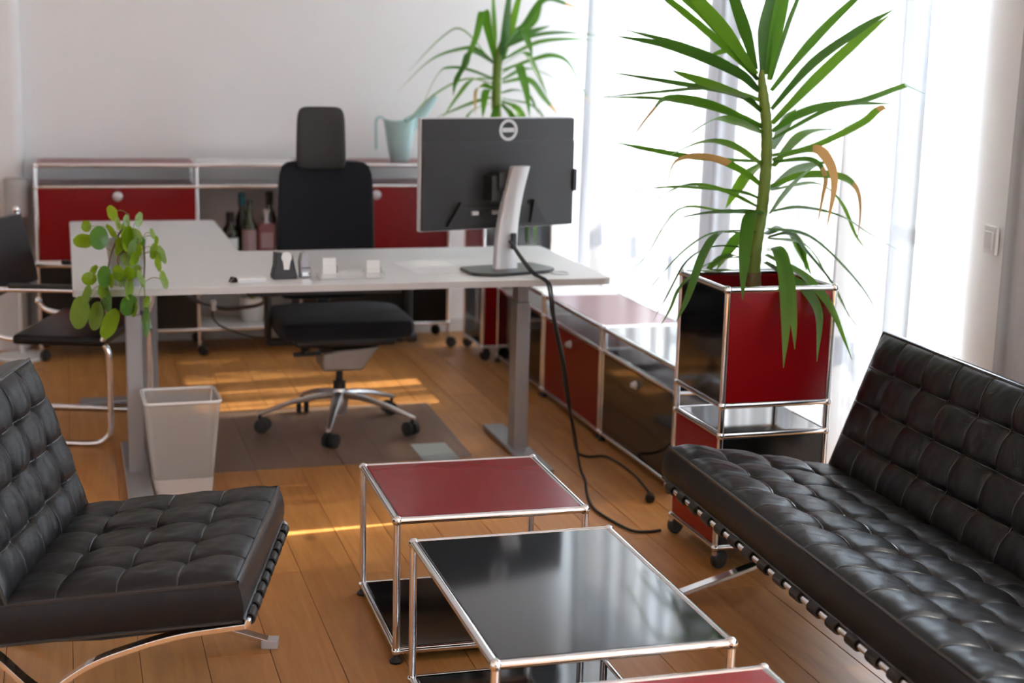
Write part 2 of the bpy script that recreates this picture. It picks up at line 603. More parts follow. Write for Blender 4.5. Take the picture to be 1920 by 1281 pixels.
def curtain(label, y0, y1, x, folds, amp, mat='sheer', z0=.03, z1=2.93, seed=1, lean=0.0, part=0.0):
    rnd = random.Random(seed)
    n = int((y1 - y0) / .0125)
    m = 14
    ph = [rnd.uniform(0, 6) for _ in range(4)]
    vs, fs = [], []
    for j in range(m + 1):
        t = j / m
        z = z1 + (z0 - z1) * t
        for i in range(n + 1):
            u = i / n
            w = u * (y1 - y0)
            d = amp * (sin(2 * pi * folds * w + ph[0] + .8 * sin(1.7 * w + ph[1])) * (.75 + .25 * sin(3.1 * w + ph[2])) + .35 * sin(4 * pi * folds * w + ph[3] + 1.1 * t))
            yy = y0 + w + .03 * sin(5 * w + ph[1]) * t * min(1, 8 * u, 8 * (1 - u)) + part * max(0, (z - 1.3) / 1.6) * (1 - u)
            vs.append((x + d * (.8 + .35 * t) + .012 * sin(3 * t + w), yy, z))
    for j in range(m):
        for i in range(n):
            a = j * (n + 1) + i
            fs.append((a, a + 1, a + n + 2, a + n + 1))
    b = MB().add(vs, fs, True)
    # sewn heading tape along the top, hem at the foot
    o = b.build('sheer_curtain', M[mat])
    tag(o, label, 'curtain', 'sheer curtains along the window wall')
    return o


curtain('narrow white sheer curtain panel hanging next to the bare wall pier', 4.42, 4.90, 2.665, 5.2, .022, seed=3)
curtain('white sheer curtain panel hanging behind the tall yucca and its planter', 4.895, 6.14, 2.668, 5.0, .026, seed=4, part=.1)
curtain('white sheer curtain panel reaching into the corner of the back wall', 5.88, 7.93, 2.745, 4.6, .026, 'sheer_open', seed=8)
curtain('white sheer curtain panel hanging behind the back of the black sofa', 1.3, 3.86, 2.665, 5.2, .026, seed=5)
rail = thing('curtain_rail', 'white curtain rail under the ceiling along the windows', 'rail', (2.68, 3.4, 2.94))
MB().box(-.03, .03, -2.2, 4.55, 0, .06, bevel=.004).build('track', M['white'], rail)

# ------------------------------------------------------------------ chrome-tube furniture
TR = .0095


def usm_frame(par, xs, ys, zs, skip=()):
    """Chrome tubes and ball connectors on the grid xs x ys x zs (local coordinates)."""
    ball = None
    for i, x in enumerate(xs):
        for j, y in enumerate(ys):
            for k, z in enumerate(zs):
                if ball is None:
                    ball = MB().ball((0, 0, 0), .0135, 12).build('ball_connector', M['chrome'], par)
                    ball.location = (x, y, z)
                else:
                    share(ball, 'ball_connector', par, (x, y, z))
                for a, nx in ((0, i + 1), (1, j + 1), (2, k + 1)):
                    if nx >= len((xs, ys, zs)[a]):
                        continue
                    q = [x, y, z]
                    q[a] = (xs, ys, zs)[a][nx]
                    if (a, i, j, k) in skip:
                        continue
                    MB().tube((x, y, z), q, TR, 12, caps=False).build('frame_tube', M['chrome'], par)


def panel(par, name, mat, axis, at, a0, a1, b0, b1, label=None, inset=.0085):
    """Sheet-steel panel filling one bay: axis is its normal."""
    i = inset
    t = .004
    a0, a1, b0, b1 = a0 + i, a1 - i, b0 + i, b1 - i
    m = MB()
    if axis == 'x':
        m.box(at - t, at + t, a0, a1, b0, b1, bevel=.0025)
    elif axis == 'y':
        m.box(a0, a1, at - t, at + t, b0, b1, bevel=.0025)
    else:
        m.box(a0, a1, b0, b1, at - t, at + t, bevel=.0025)
    o = m.build(name, mat, par)
    if label:
        o['label'] = label
    return o


def knob(door, c, axis, r=.017):
    s = -1
    if axis == 'y':
        MB().lathe([(r, 0), (r, -.006), (r * .8, -.009), (r * .62, -.02), (r * .5, -.022)], c, 16, 'y').build('knob', M['silver'], door)
    else:
        MB().lathe([(r, 0), (r, -.006), (r * .8, -.009), (r * .62, -.02), (r * .5, -.022)], c, 16, 'x').build('knob', M['silver'], door)


def foot(par, x, y, z):
    MB().lathe([(.016, -z), (.018, -z + .006), (.011, -z + .012), (.006, -z + .02), (.006, 0)], (x, y, z), 12).build('foot', M['plastic'], par)


def caster(par, x, y, z, wheel=.032, rot=0.0, chrome=True):
    """Swivel caster under a ball at height z: chrome stem and fork, black wheel."""
    b = MB().tube((x, y, z - .004), (x, y, wheel * 1.5), .0085, 10)
    dx, dy = cos(rot) * .022, sin(rot) * .022
    b.tube((x, y, wheel * 1.7), (x + dx, y + dy, wheel), .0075, 8)
    f = b.build('caster', M['chrome'] if chrome else M['plastic'], par)
    px, py = -sin(rot), cos(rot)
    w = MB()
    n = 18
    prof = [(wheel * .4, -.012), (wheel * .9, -.012), (wheel, -.007), (wheel, .007), (wheel * .9, .012), (wheel * .4, .012)]
    vs, fs = [], []
    for r, h in prof:
        for k in range(n):
            a = 2 * pi * k / n
            vs.append((x + dx + px * h + cos(rot) * r * cos(a), y + dy + py * h + sin(rot) * r * cos(a), wheel + r * sin(a)))
    m = len(prof)
    for i in range(m - 1):
        for k in range(n):
            fs.append((i * n + k, i * n + (k + 1) % n, (i + 1) * n + (k + 1) % n, (i + 1) * n + k))
    fs += [tuple(range(n)), tuple((m - 1) * n + k for k in range(n))]
    w.add(vs, fs, True).build('wheel', M['rubber'], f)


def side_table(label, loc, rot, w, d, top, shelf=True):
    t = thing('side_table', label, 'table', loc, rot, 'low chrome tube tables')
    zs = (.0308, .3808)
    usm_frame(t, (0, w), (0, d), zs)
    panel(t, 'table_top', top, 'z', .3808 + .0035, 0, w, 0, d)
    if shelf:
        panel(t, 'lower_shelf', M['black'], 'z', .0308 + .0035, 0, w, 0, d, None if top == M['black'] else 'black lower shelf panel')
    for x in (0, w):
        for y in (0, d):
            foot(t, x, y, .0308)
    return t


side_table('large black topped chrome tube coffee table beside the sofa', (.7688, 2.6709, 0), -.0039, .5, .75, M['black'])
side_table('square red topped chrome tube side table behind the black coffee table', (.7689, 3.5991, 0), -.0149, .5, .5, M['red'])
side_table('red topped chrome tube table cut by the lower frame edge before the black coffee table', (.775, 2.03, 0), 0.0, .5, .5, M['red'])


def planter(label, loc, cols):
    """Tall planter on casters: cube for the plant on top, open shelf, closed box below."""
    up_side, up_front, lo_side, lo_front = cols
    t = thing('planter_tower', label, 'planter', loc, 0, 'tall chrome tube planters')
    w = .35
    zs = (.0704, .4242, .5162, .8694)
    usm_frame(t, (0, w), (0, w), zs)
    panel(t, 'side_panel', up_side, 'x', 0, 0, w, zs[2], zs[3])
    panel(t, 'side_panel', up_side, 'x', w, 0, w, zs[2], zs[3])
    panel(t, 'front_panel', up_front, 'y', 0, 0, w, zs[2], zs[3])
    panel(t, 'back_panel', up_front, 'y', w, 0, w, zs[2], zs[3])
    panel(t, 'bottom_panel', M['black'], 'z', zs[2], 0, w, 0, w)
    panel(t, 'shelf_panel', M['black'], 'z', zs[1] + .0035, 0, w, 0, w)
    panel(t, 'side_panel', lo_side, 'x', 0, 0, w, zs[0], zs[1])
    panel(t, 'side_panel', lo_side, 'x', w, 0, w, zs[0], zs[1])
    panel(t, 'front_panel', lo_front, 'y', 0, 0, w, zs[0], zs[1])
    panel(t, 'back_panel', lo_front, 'y', w, 0, w, zs[0], zs[1])
    panel(t, 'bottom_panel', M['black'], 'z', zs[0], 0, w, 0, w)
    for x in (0, w):
        for y in (0, w):
            caster(t, x, y, zs[0], .031, rot=.5 if x == 0 else 2.2)
    # liner tray with soil
    b = MB().box(.02, .33, .02, .33, .54, .79, bevel=.004)
    b.build('liner', M['plastic'], t)
    n = 14
    vs = [(.018 + .314 * i / n, .018 + .314 * j / n, .792 + random.uniform(-.004, .008)) for j in range(n + 1) for i in range(n + 1)]
    fs = [(j * (n + 1) + i, j * (n + 1) + i + 1, (j + 1) * (n + 1) + i + 1, (j + 1) * (n + 1) + i) for j in range(n) for i in range(n)]
    s = MB().add(vs, fs, True).build('soil', M['soil'], t)
    return t


planter('tall planter on casters with black side and red front panel beside the sofa', (1.863, 4.072, 0), (M['black'], M['red'], M['red'], M['black_satin']))
planter('tall planter with red side and black front panel in the back corner behind the monitor', (1.966, 7.2, 0), (M['red'], M['black'], M['black'], M['red']))


def low_unit(label, y0, y1, door_mat, top_mat):
    t = thing('low_cabinet', label, 'cabinet', (2.04, y0, 0), 0, 'low cabinets along the window')
    d, L = .35, y1 - y0
    zs = (.03, .368, .458)
    usm_frame(t, (0, d), (0, L), zs)
    dr = panel(t, 'door', door_mat, 'x', -.001, 0, L, zs[0], zs[1])
    knob(dr, (-.006, L / 2, .315), 'x')
    panel(t, 'back_panel', M['black'], 'x', d, 0, L, zs[0], zs[1])
    panel(t, 'side_panel', door_mat, 'y', 0, 0, d, zs[0], zs[1])
    panel(t, 'side_panel', door_mat, 'y', L, 0, d, zs[0], zs[1])
    panel(t, 'shelf_panel', top_mat, 'z', zs[1] + .0035, 0, d, 0, L)
    panel(t, 'top_panel', top_mat, 'z', zs[2] + .0035, 0, d, 0, L)
    panel(t, 'bottom_panel', M['black'], 'z', zs[0], 0, d, 0, L)
    for x in (0, d):
        for y in (0, L):
            foot(t, x, y, zs[0])


low_unit('low cabinet with black drop door under the window, nearest the tall yucca planter', 4.853, 5.603, M['black'], M['black'])
low_unit('low cabinet with glossy red drop door and red top under the window', 5.642, 6.390, M['red'], M['red'])
low_unit('low cabinet with black door under the window, half hidden behind the right desk leg', 6.425, 7.17, M['black'], M['white'])  # white top panel imitates a bright reflection by its colour

# sideboard along the back wall
sb = thing('sideboard', 'long red and black chrome tube sideboard along the back wall', 'sideboard', (-.155, 7.58, 0))
xs = (0, .757, 1.27, 2.035)
zs = (.13, .484, .846, .95)
usm_frame(sb, xs, (0, .35), zs)
for c0, c1, kx in ((xs[0], xs[1], .379), (xs[2], xs[3], 1.652)):
    dr = panel(sb, 'door', M['red'], 'y', -.001, c0, c1, zs[1], zs[2])
    knob(dr, (kx, -.006, .80), 'y', .024)
    panel(sb, 'door', M['black_satin'], 'y', -.001, c0, c1, zs[0], zs[1], 'black lower door')
    for xx in (c0, c1):
        panel(sb, 'side_panel', M['red'], 'x', xx, 0, .35, zs[1], zs[2])
        panel(sb, 'side_panel', M['black_satin'], 'x', xx, 0, .35, zs[0], zs[1])
    panel(sb, 'shelf_panel', M['red'], 'z', zs[2] + .0035, c0, c1, 0, .35)
    panel(sb, 'top_panel', M['red'], 'z', zs[3] + .0035, c0, c1, 0, .35)
    panel(sb, 'bottom_panel', M['black_satin'], 'z', zs[0], c0, c1, 0, .35)
panel(sb, 'shelf_panel', M['white'], 'z', zs[1] + .0035, xs[1], xs[2], 0, .35, 'white shelf carrying the bottles')
panel(sb, 'shelf_panel', M['white'], 'z', zs[2] + .0035, xs[1], xs[2], 0, .35)
panel(sb, 'shelf_panel', M['white'], 'z', zs[0] + .0035, xs[1], xs[2], 0, .35)
panel(sb, 'top_panel', M['white'], 'z', zs[3] + .0035, xs[1], xs[2], 0, .35, 'white middle top panel')
for x in xs:
    for y in (0, .35):
        caster(sb, x, y, zs[0], .028, rot=-.7)
YUCCA_NEAR = [([2.008,4.25,1.481,1.892,4.306,1.593,1.738,4.335,1.71,1.637,4.35,1.777],0.04,0,20),
([2.0,4.25,1.496,1.851,4.155,1.617,1.734,4.116,1.713,1.653,4.09,1.791],0.05,0,35),
([2.006,4.25,1.481,1.855,4.284,1.65,1.761,4.293,1.726,1.675,4.3,1.8],0.045,0,35),
([1.997,4.25,1.512,1.927,4.185,1.619,1.874,4.157,1.711,1.812,4.13,1.82],0.046,0,0),
([2.023,4.25,1.497,1.994,4.194,1.621,2.0,4.173,1.715,2.009,4.15,1.843],0.046,0,0),
([2.033,4.25,1.497,2.067,4.319,1.623,2.105,4.347,1.729,2.158,4.37,1.835],0.05,0,0),
([2.046,4.25,1.481,2.075,4.282,1.591,2.107,4.3,1.72,2.138,4.31,1.816],0.04,0,0),
([2.053,4.25,1.481,2.062,4.186,1.624,2.084,4.165,1.717,2.098,4.15,1.794],0.038,0,0),
([2.054,4.25,1.449,2.159,4.282,1.554,2.25,4.295,1.644,2.344,4.305,1.727,2.395,4.31,1.777],0.036,0,20),
([2.059,4.25,1.393,2.159,4.191,1.532,2.297,4.164,1.637,2.395,4.15,1.699],0.046,0,35),
([2.063,4.25,1.35,2.226,4.297,1.483,2.385,4.32,1.615,2.484,4.33,1.686],0.046,0,30),
([2.065,4.25,1.326,2.164,4.269,1.377,2.295,4.279,1.409,2.505,4.29,1.413],0.04,0,20),
([2.066,4.25,1.302,2.226,4.216,1.393,2.354,4.205,1.426,2.465,4.197,1.466,2.488,4.196,1.468,2.579,4.19,1.434],0.036,0,10),
([2.069,4.25,1.253,2.214,4.264,1.28,2.378,4.272,1.351,2.434,4.275,1.393,2.461,4.276,1.388,2.455,4.28,1.263],0.03,(0.6,1),40),
([2.07,4.25,1.24,2.145,4.164,1.277,2.189,4.145,1.263,2.214,4.118,1.187,2.179,4.08,1.049],0.04,(0.3,0.95),40),
([2.074,4.25,1.234,2.186,4.222,1.242,2.232,4.215,1.194,2.224,4.208,1.129,2.21,4.2,1.038],0.03,(0.4,1),40),
([2.068,4.25,1.273,2.223,4.475,1.345,2.28,4.53,1.382],0.045,0,0),
([2.075,4.25,1.22,2.204,4.373,1.289,2.276,4.408,1.317,2.396,4.45,1.324],0.042,0,0),
([2.076,4.25,1.076,2.043,4.037,1.187,2.074,3.95,1.255],0.05,0,25),
([2.072,4.25,1.15,2.254,4.423,1.196,2.407,4.5,1.217],0.046,0,10),
([2.071,4.25,1.158,2.156,4.229,1.193,2.277,4.217,1.192,2.337,4.212,1.158,2.356,4.207,1.092,2.351,4.2,0.991],0.04,(0.55,0.92),40),
([2.072,4.25,1.147,2.258,4.316,1.16,2.358,4.338,1.098,2.435,4.36,0.983,2.493,4.37,0.932],0.036,0,0),
([2.074,4.25,1.081,2.184,4.271,1.09,2.331,4.283,1.06,2.454,4.292,0.996,2.593,4.3,0.928],0.03,0,5),
([2.069,4.25,1.027,2.199,4.236,1.005,2.332,4.229,0.9,2.431,4.223,0.788,2.469,4.22,0.687],0.036,0,10),
([2.07,4.25,0.998,2.209,4.269,0.972,2.295,4.278,0.868,2.384,4.286,0.744,2.448,4.29,0.676],0.036,0,5),
([2.067,4.25,0.964,2.063,4.164,0.974,2.053,4.086,0.912,2.018,3.992,0.787,1.982,3.92,0.662],0.05,0,0),
([2.067,4.25,0.96,2.063,4.157,0.967,2.062,4.075,0.904,2.04,3.988,0.79,2.025,3.94,0.712],0.036,0,0),
([2.064,4.25,0.924,2.089,4.106,0.892,2.119,4.064,0.859,2.137,4.017,0.795,2.105,3.95,0.67],0.042,0,0),
([2.066,4.25,0.947,2.115,4.114,0.91,2.161,4.065,0.855,2.193,4.029,0.795,2.232,3.97,0.665],0.044,0,0),
([2.072,4.25,1.002,2.125,4.213,1.014,2.175,4.193,0.96,2.262,4.168,0.857,2.321,4.15,0.746],0.042,0,0),
([2.065,4.25,1.027,2.232,4.417,0.987,2.302,4.482,0.918,2.385,4.55,0.826],0.05,0,0),
([2.062,4.25,1.01,2.187,4.378,1.01,2.282,4.447,0.947,2.344,4.51,0.849],0.05,0,0),
([2.053,4.25,1.07,1.967,4.154,1.088,1.921,4.083,1.033,1.883,4.01,0.949,1.854,3.95,0.862],0.052,0,0),
([2.048,4.25,1.073,1.951,4.169,1.088,1.805,4.102,1.095,1.663,4.05,1.084],0.046,0,25),
([2.043,4.25,1.09,1.898,4.234,1.149,1.767,4.227,1.162,1.616,4.22,1.084],0.034,0,10),
([2.042,4.25,1.118,1.973,4.27,1.139,1.78,4.29,1.153,1.643,4.3,1.144],0.032,0,10),
([2.041,4.25,1.159,1.972,4.229,1.201,1.871,4.216,1.243,1.768,4.206,1.25,1.718,4.201,1.212,1.705,4.19,1.078],0.036,(0.3,0.98),40),
([2.038,4.25,1.234,1.843,4.281,1.241,1.687,4.293,1.265,1.581,4.3,1.287],0.036,0,18),
([2.035,4.25,1.227,1.891,4.173,1.29,1.782,4.144,1.297,1.642,4.11,1.248],0.04,0,12),
([2.033,4.25,1.321,1.906,4.15,1.355,1.809,4.106,1.367,1.68,4.05,1.31],0.046,0,25),
([2.032,4.25,1.334,1.889,4.276,1.387,1.712,4.289,1.417,1.522,4.3,1.422],0.036,0,10),
([2.035,4.25,1.374,1.982,4.295,1.429,1.89,4.317,1.45,1.718,4.347,1.435,1.552,4.37,1.419],0.036,0,10),
([2.033,4.25,1.38,1.942,4.238,1.433,1.739,4.228,1.465,1.524,4.22,1.496],0.042,0,25),
([2.024,4.25,1.417,1.845,4.182,1.458,1.761,4.164,1.482,1.686,4.15,1.506],0.046,0,30),
([2.015,4.25,1.446,1.91,4.208,1.505,1.698,4.173,1.571,1.515,4.15,1.599],0.046,0,38),
([2.015,4.25,1.452,1.91,4.275,1.523,1.757,4.289,1.579,1.597,4.3,1.619],0.04,0,20),
([2.006,4.25,1.481,2.028,4.42,1.538,2.003,4.472,1.562,1.956,4.53,1.542],0.046,0,10),
([2.032,4.25,1.342,1.862,4.25,1.406,1.723,4.25,1.422,1.674,4.25,1.385,1.614,4.25,1.311],0.034,(0.7,0.97),40),
([2.038,4.25,1.23,2.065,4.417,1.176,2.065,4.49,1.118,2.058,4.55,1.058],0.046,0,0),
([2.044,4.25,1.07,1.922,4.288,1.08,1.79,4.306,1.081,1.701,4.324,0.94,1.651,4.33,0.893],0.032,0,5),
([2.041,4.25,1.007,1.905,4.266,1.015,1.809,4.272,0.965,1.724,4.277,0.876,1.687,4.28,0.827],0.038,0,8),
([2.037,4.25,1.016,1.87,4.145,1.032,1.799,4.107,0.976,1.729,4.054,0.851,1.685,4.03,0.787],0.048,0,0),
([2.041,4.25,0.999,2.049,4.393,0.989,2.039,4.472,0.925,2.029,4.53,0.859],0.05,0,0),
([2.036,4.25,0.964,1.881,4.224,0.978,1.792,4.216,0.937,1.732,4.207,0.842,1.677,4.2,0.753],0.036,0,5),
([2.038,4.25,0.941,1.871,4.196,0.938,1.76,4.172,0.871,1.72,4.159,0.801,1.684,4.15,0.752],0.036,0,5),
([2.041,4.25,0.911,2.021,4.39,0.925,1.981,4.441,0.891,1.962,4.47,0.854],0.05,0,0)]
YUCCA_FAR = [([2.084,7.37,1.475,2.089,7.307,1.651,2.095,7.27,1.88],0.06,0,0),
([2.094,7.37,1.49,2.159,7.435,1.679,2.227,7.47,1.903],0.05,0,0),
([2.05,7.37,1.521,2.058,7.429,1.651,2.059,7.47,1.859],0.035,0,0),
([2.05,7.37,1.49,1.983,7.264,1.623,1.947,7.226,1.72,1.907,7.187,1.596,1.83,7.146,1.444,1.778,7.12,1.338],0.06,0,0),
([2.062,7.37,1.458,1.959,7.338,1.525,1.886,7.328,1.539,1.716,7.309,1.484,1.541,7.29,1.329],0.05,0,15),
([2.058,7.37,1.39,1.909,7.328,1.436,1.811,7.314,1.445,1.75,7.306,1.418,1.673,7.288,1.272,1.621,7.27,1.074],0.045,0,8),
([2.052,7.37,1.39,1.909,7.241,1.392,1.825,7.183,1.321,1.727,7.12,1.212],0.055,0,0),
([2.056,7.37,1.469,1.89,7.211,1.525,1.845,7.164,1.456,1.794,7.125,1.394,1.77,7.09,1.319],0.06,0,0),
([2.057,7.37,1.448,1.905,7.431,1.626,1.8,7.445,1.593,1.632,7.47,1.42],0.03,0,5),
([2.048,7.37,1.348,1.957,7.249,1.364,1.914,7.205,1.337,1.888,7.12,1.231],0.045,(0.35,1),40),
([2.048,7.37,1.343,1.976,7.247,1.336,1.917,7.09,1.215],0.055,0,0),
([2.082,7.37,1.534,2.196,7.344,1.667,2.286,7.333,1.785,2.395,7.327,1.768,2.529,7.32,1.724],0.05,(0.75,1),40),
([2.085,7.37,1.542,2.179,7.472,1.614,2.292,7.527,1.683,2.354,7.57,1.792],0.06,0,20),
([2.088,7.37,1.548,2.246,7.506,1.616,2.398,7.57,1.665],0.05,0,20),
([2.088,7.37,1.542,2.247,7.37,1.608,2.414,7.37,1.628,2.613,7.37,1.617],0.042,0,15),
([2.092,7.37,1.49,2.294,7.432,1.578,2.501,7.46,1.598,2.597,7.47,1.595],0.042,0,15),
([2.088,7.37,1.535,2.133,7.222,1.639,2.163,7.181,1.576,2.177,7.15,1.513],0.05,0,0),
([2.089,7.37,1.464,2.169,7.261,1.525,2.213,7.22,1.449,2.267,7.17,1.317],0.05,0,0),
([2.09,7.37,1.438,2.245,7.355,1.493,2.341,7.351,1.514,2.425,7.348,1.481,2.498,7.343,1.358,2.563,7.34,1.258],0.04,(0.85,1),40),
([2.09,7.37,1.422,2.13,7.243,1.462,2.142,7.208,1.422,2.152,7.15,1.334,2.153,7.09,1.217],0.055,0,0),
([2.091,7.37,1.378,2.199,7.285,1.395,2.273,7.248,1.306,2.344,7.22,1.224],0.045,(0.8,1),40),
([2.091,7.37,1.391,2.256,7.526,1.443,2.374,7.582,1.422,2.46,7.62,1.384],0.05,0,0),
([2.087,7.37,1.325,2.185,7.468,1.336,2.27,7.514,1.314,2.347,7.57,1.212],0.05,0,0),
([2.076,7.37,1.312,1.991,7.421,1.283,1.914,7.441,1.254,1.771,7.47,1.193],0.05,0,10),
([2.088,7.37,1.286,2.161,7.283,1.225,2.21,7.191,0.929,2.206,7.12,0.579],0.06,0,0),
([2.088,7.37,1.273,2.139,7.298,1.184,2.18,7.23,0.926,2.185,7.17,0.581],0.05,0,0),
([2.071,7.37,1.286,2.018,7.257,1.16,2.038,7.163,0.906,2.04,7.09,0.62],0.055,0,0),
([2.093,7.37,1.299,2.271,7.325,1.237,2.382,7.294,0.946,2.418,7.27,0.624],0.05,0,0),
([2.066,7.37,1.285,1.912,7.323,1.221,1.826,7.291,1.0,1.796,7.27,0.791],0.05,0,0),
([2.058,7.37,1.369,1.904,7.409,1.387,1.72,7.433,1.279,1.59,7.45,1.119],0.04,0,5)]
PILEA = [([0.139,5.266,0.98,-0.009,0.003,0.026,0.016,-0.021,0.008],'y'),
([0.052,5.235,0.94,0.0,0.002,0.019,0.017,-0.009,0.001],'g'),
([0.04,5.174,0.897,0.033,-0.0,-0.0,0.0,-0.018,0.028],'g'),
([0.087,5.128,0.914,0.001,0.005,0.038,0.033,0.019,-0.003],'d'),
([0.178,5.206,0.961,0.0,0.003,0.021,0.012,0.017,-0.002],'p'),
([0.218,5.204,0.965,0.005,0.003,0.025,0.014,0.02,-0.005],'p'),
([0.262,5.215,0.914,-0.006,0.003,0.018,0.008,0.017,0.0],'g'),
([0.28,5.218,0.892,0.0,0.002,0.015,0.007,-0.013,0.002],'g'),
([0.294,5.152,0.853,-0.009,0.005,0.03,0.009,-0.03,0.007],'p'),
([0.263,5.176,0.862,0.005,0.004,0.027,0.015,0.023,-0.006],'g'),
([0.281,5.178,0.828,-0.004,0.005,0.035,0.01,-0.034,0.006],'g'),
([0.289,5.083,0.777,-0.008,0.005,0.03,0.014,0.028,-0.001],'g'),
([0.053,5.087,0.785,0.024,-0.0,-0.0,0.0,-0.002,0.024],'g'),
([0.099,5.077,0.793,0.001,0.005,0.035,0.025,0.024,-0.004],'d'),
([0.047,5.081,0.736,0.008,0.004,0.027,0.014,-0.025,0.0],'g'),
([0.022,5.104,0.671,0.009,0.009,0.053,0.032,-0.044,0.002],'g'),
([0.073,5.101,0.658,0.008,0.008,0.046,0.023,-0.041,0.003],'g'),
([0.112,5.08,0.636,0.021,0.008,0.047,0.026,0.041,-0.019],'g'),
([0.11,5.091,0.713,-0.003,0.007,0.04,0.015,-0.037,0.007],'d'),
([0.177,5.079,0.756,0.005,0.007,0.041,0.016,0.038,-0.008],'g'),
([0.174,5.081,0.696,0.013,0.005,0.033,0.027,0.019,-0.014],'d'),
([0.215,5.076,0.783,-0.01,0.005,0.029,0.011,0.029,-0.001],'g'),
([0.197,5.083,0.679,0.005,0.004,0.024,0.008,-0.024,0.002],'g'),
([0.231,5.088,0.701,0.005,0.004,0.023,0.012,0.02,-0.006],'g'),
([0.228,5.076,0.638,0.001,0.009,0.048,0.016,0.045,-0.009],'d'),
([0.165,5.132,0.912,0.007,0.004,0.036,0.012,0.034,-0.007],'g'),
([0.196,5.151,0.874,0.006,0.004,0.031,0.02,0.024,-0.007],'p'),
([0.184,5.149,0.917,0.0,0.004,0.033,0.016,0.028,-0.004],'g'),
([0.133,5.162,0.932,-0.016,0.003,0.024,0.008,-0.026,0.009],'g'),
([0.211,5.161,0.915,-0.009,0.004,0.025,0.017,-0.02,0.009],'p'),
([0.22,5.142,0.871,0.0,0.003,0.02,0.009,-0.018,0.002],'y'),
([0.125,5.079,0.777,0.001,0.004,0.023,0.01,-0.021,0.003],'y'),
([0.155,5.14,0.892,0.0,0.003,0.021,0.018,0.012,-0.002],'y'),
([0.15,5.207,0.95,-0.004,0.003,0.023,0.01,0.021,-0.001],'y'),
([0.173,5.317,0.92,0.004,0.003,0.023,0.014,0.019,-0.005],'y'),
([0.193,5.161,0.927,-0.006,0.003,0.024,0.01,-0.022,0.006],'g'),
([0.177,5.163,0.841,0.0,0.004,0.027,0.024,0.013,-0.002],'p'),
([0.151,5.156,0.87,0.006,0.003,0.022,0.015,0.016,-0.006],'g'),
([0.17,5.124,0.894,-0.004,0.004,0.026,0.012,0.024,-0.001],'y'),
([0.199,5.129,0.846,0.01,0.003,0.025,0.015,0.021,-0.009],'g'),
([0.18,5.07,0.804,0.0,0.003,0.023,0.017,-0.016,0.002],'g'),
([0.147,5.073,0.805,-0.004,0.004,0.026,0.018,-0.019,0.006],'g'),
([0.224,5.161,0.896,0.0,0.002,0.015,0.015,-0.004,0.0],'d'),
([0.067,5.162,0.804,0.01,0.002,0.016,0.01,0.014,-0.008],'g'),
([0.098,5.102,0.743,0.001,0.004,0.023,0.019,-0.013,0.002],'g'),
([0.151,5.094,0.782,0.001,0.004,0.027,0.016,0.021,-0.004],'p'),
([0.207,5.171,0.793,0.012,0.003,0.02,0.013,-0.019,-0.005],'g')]
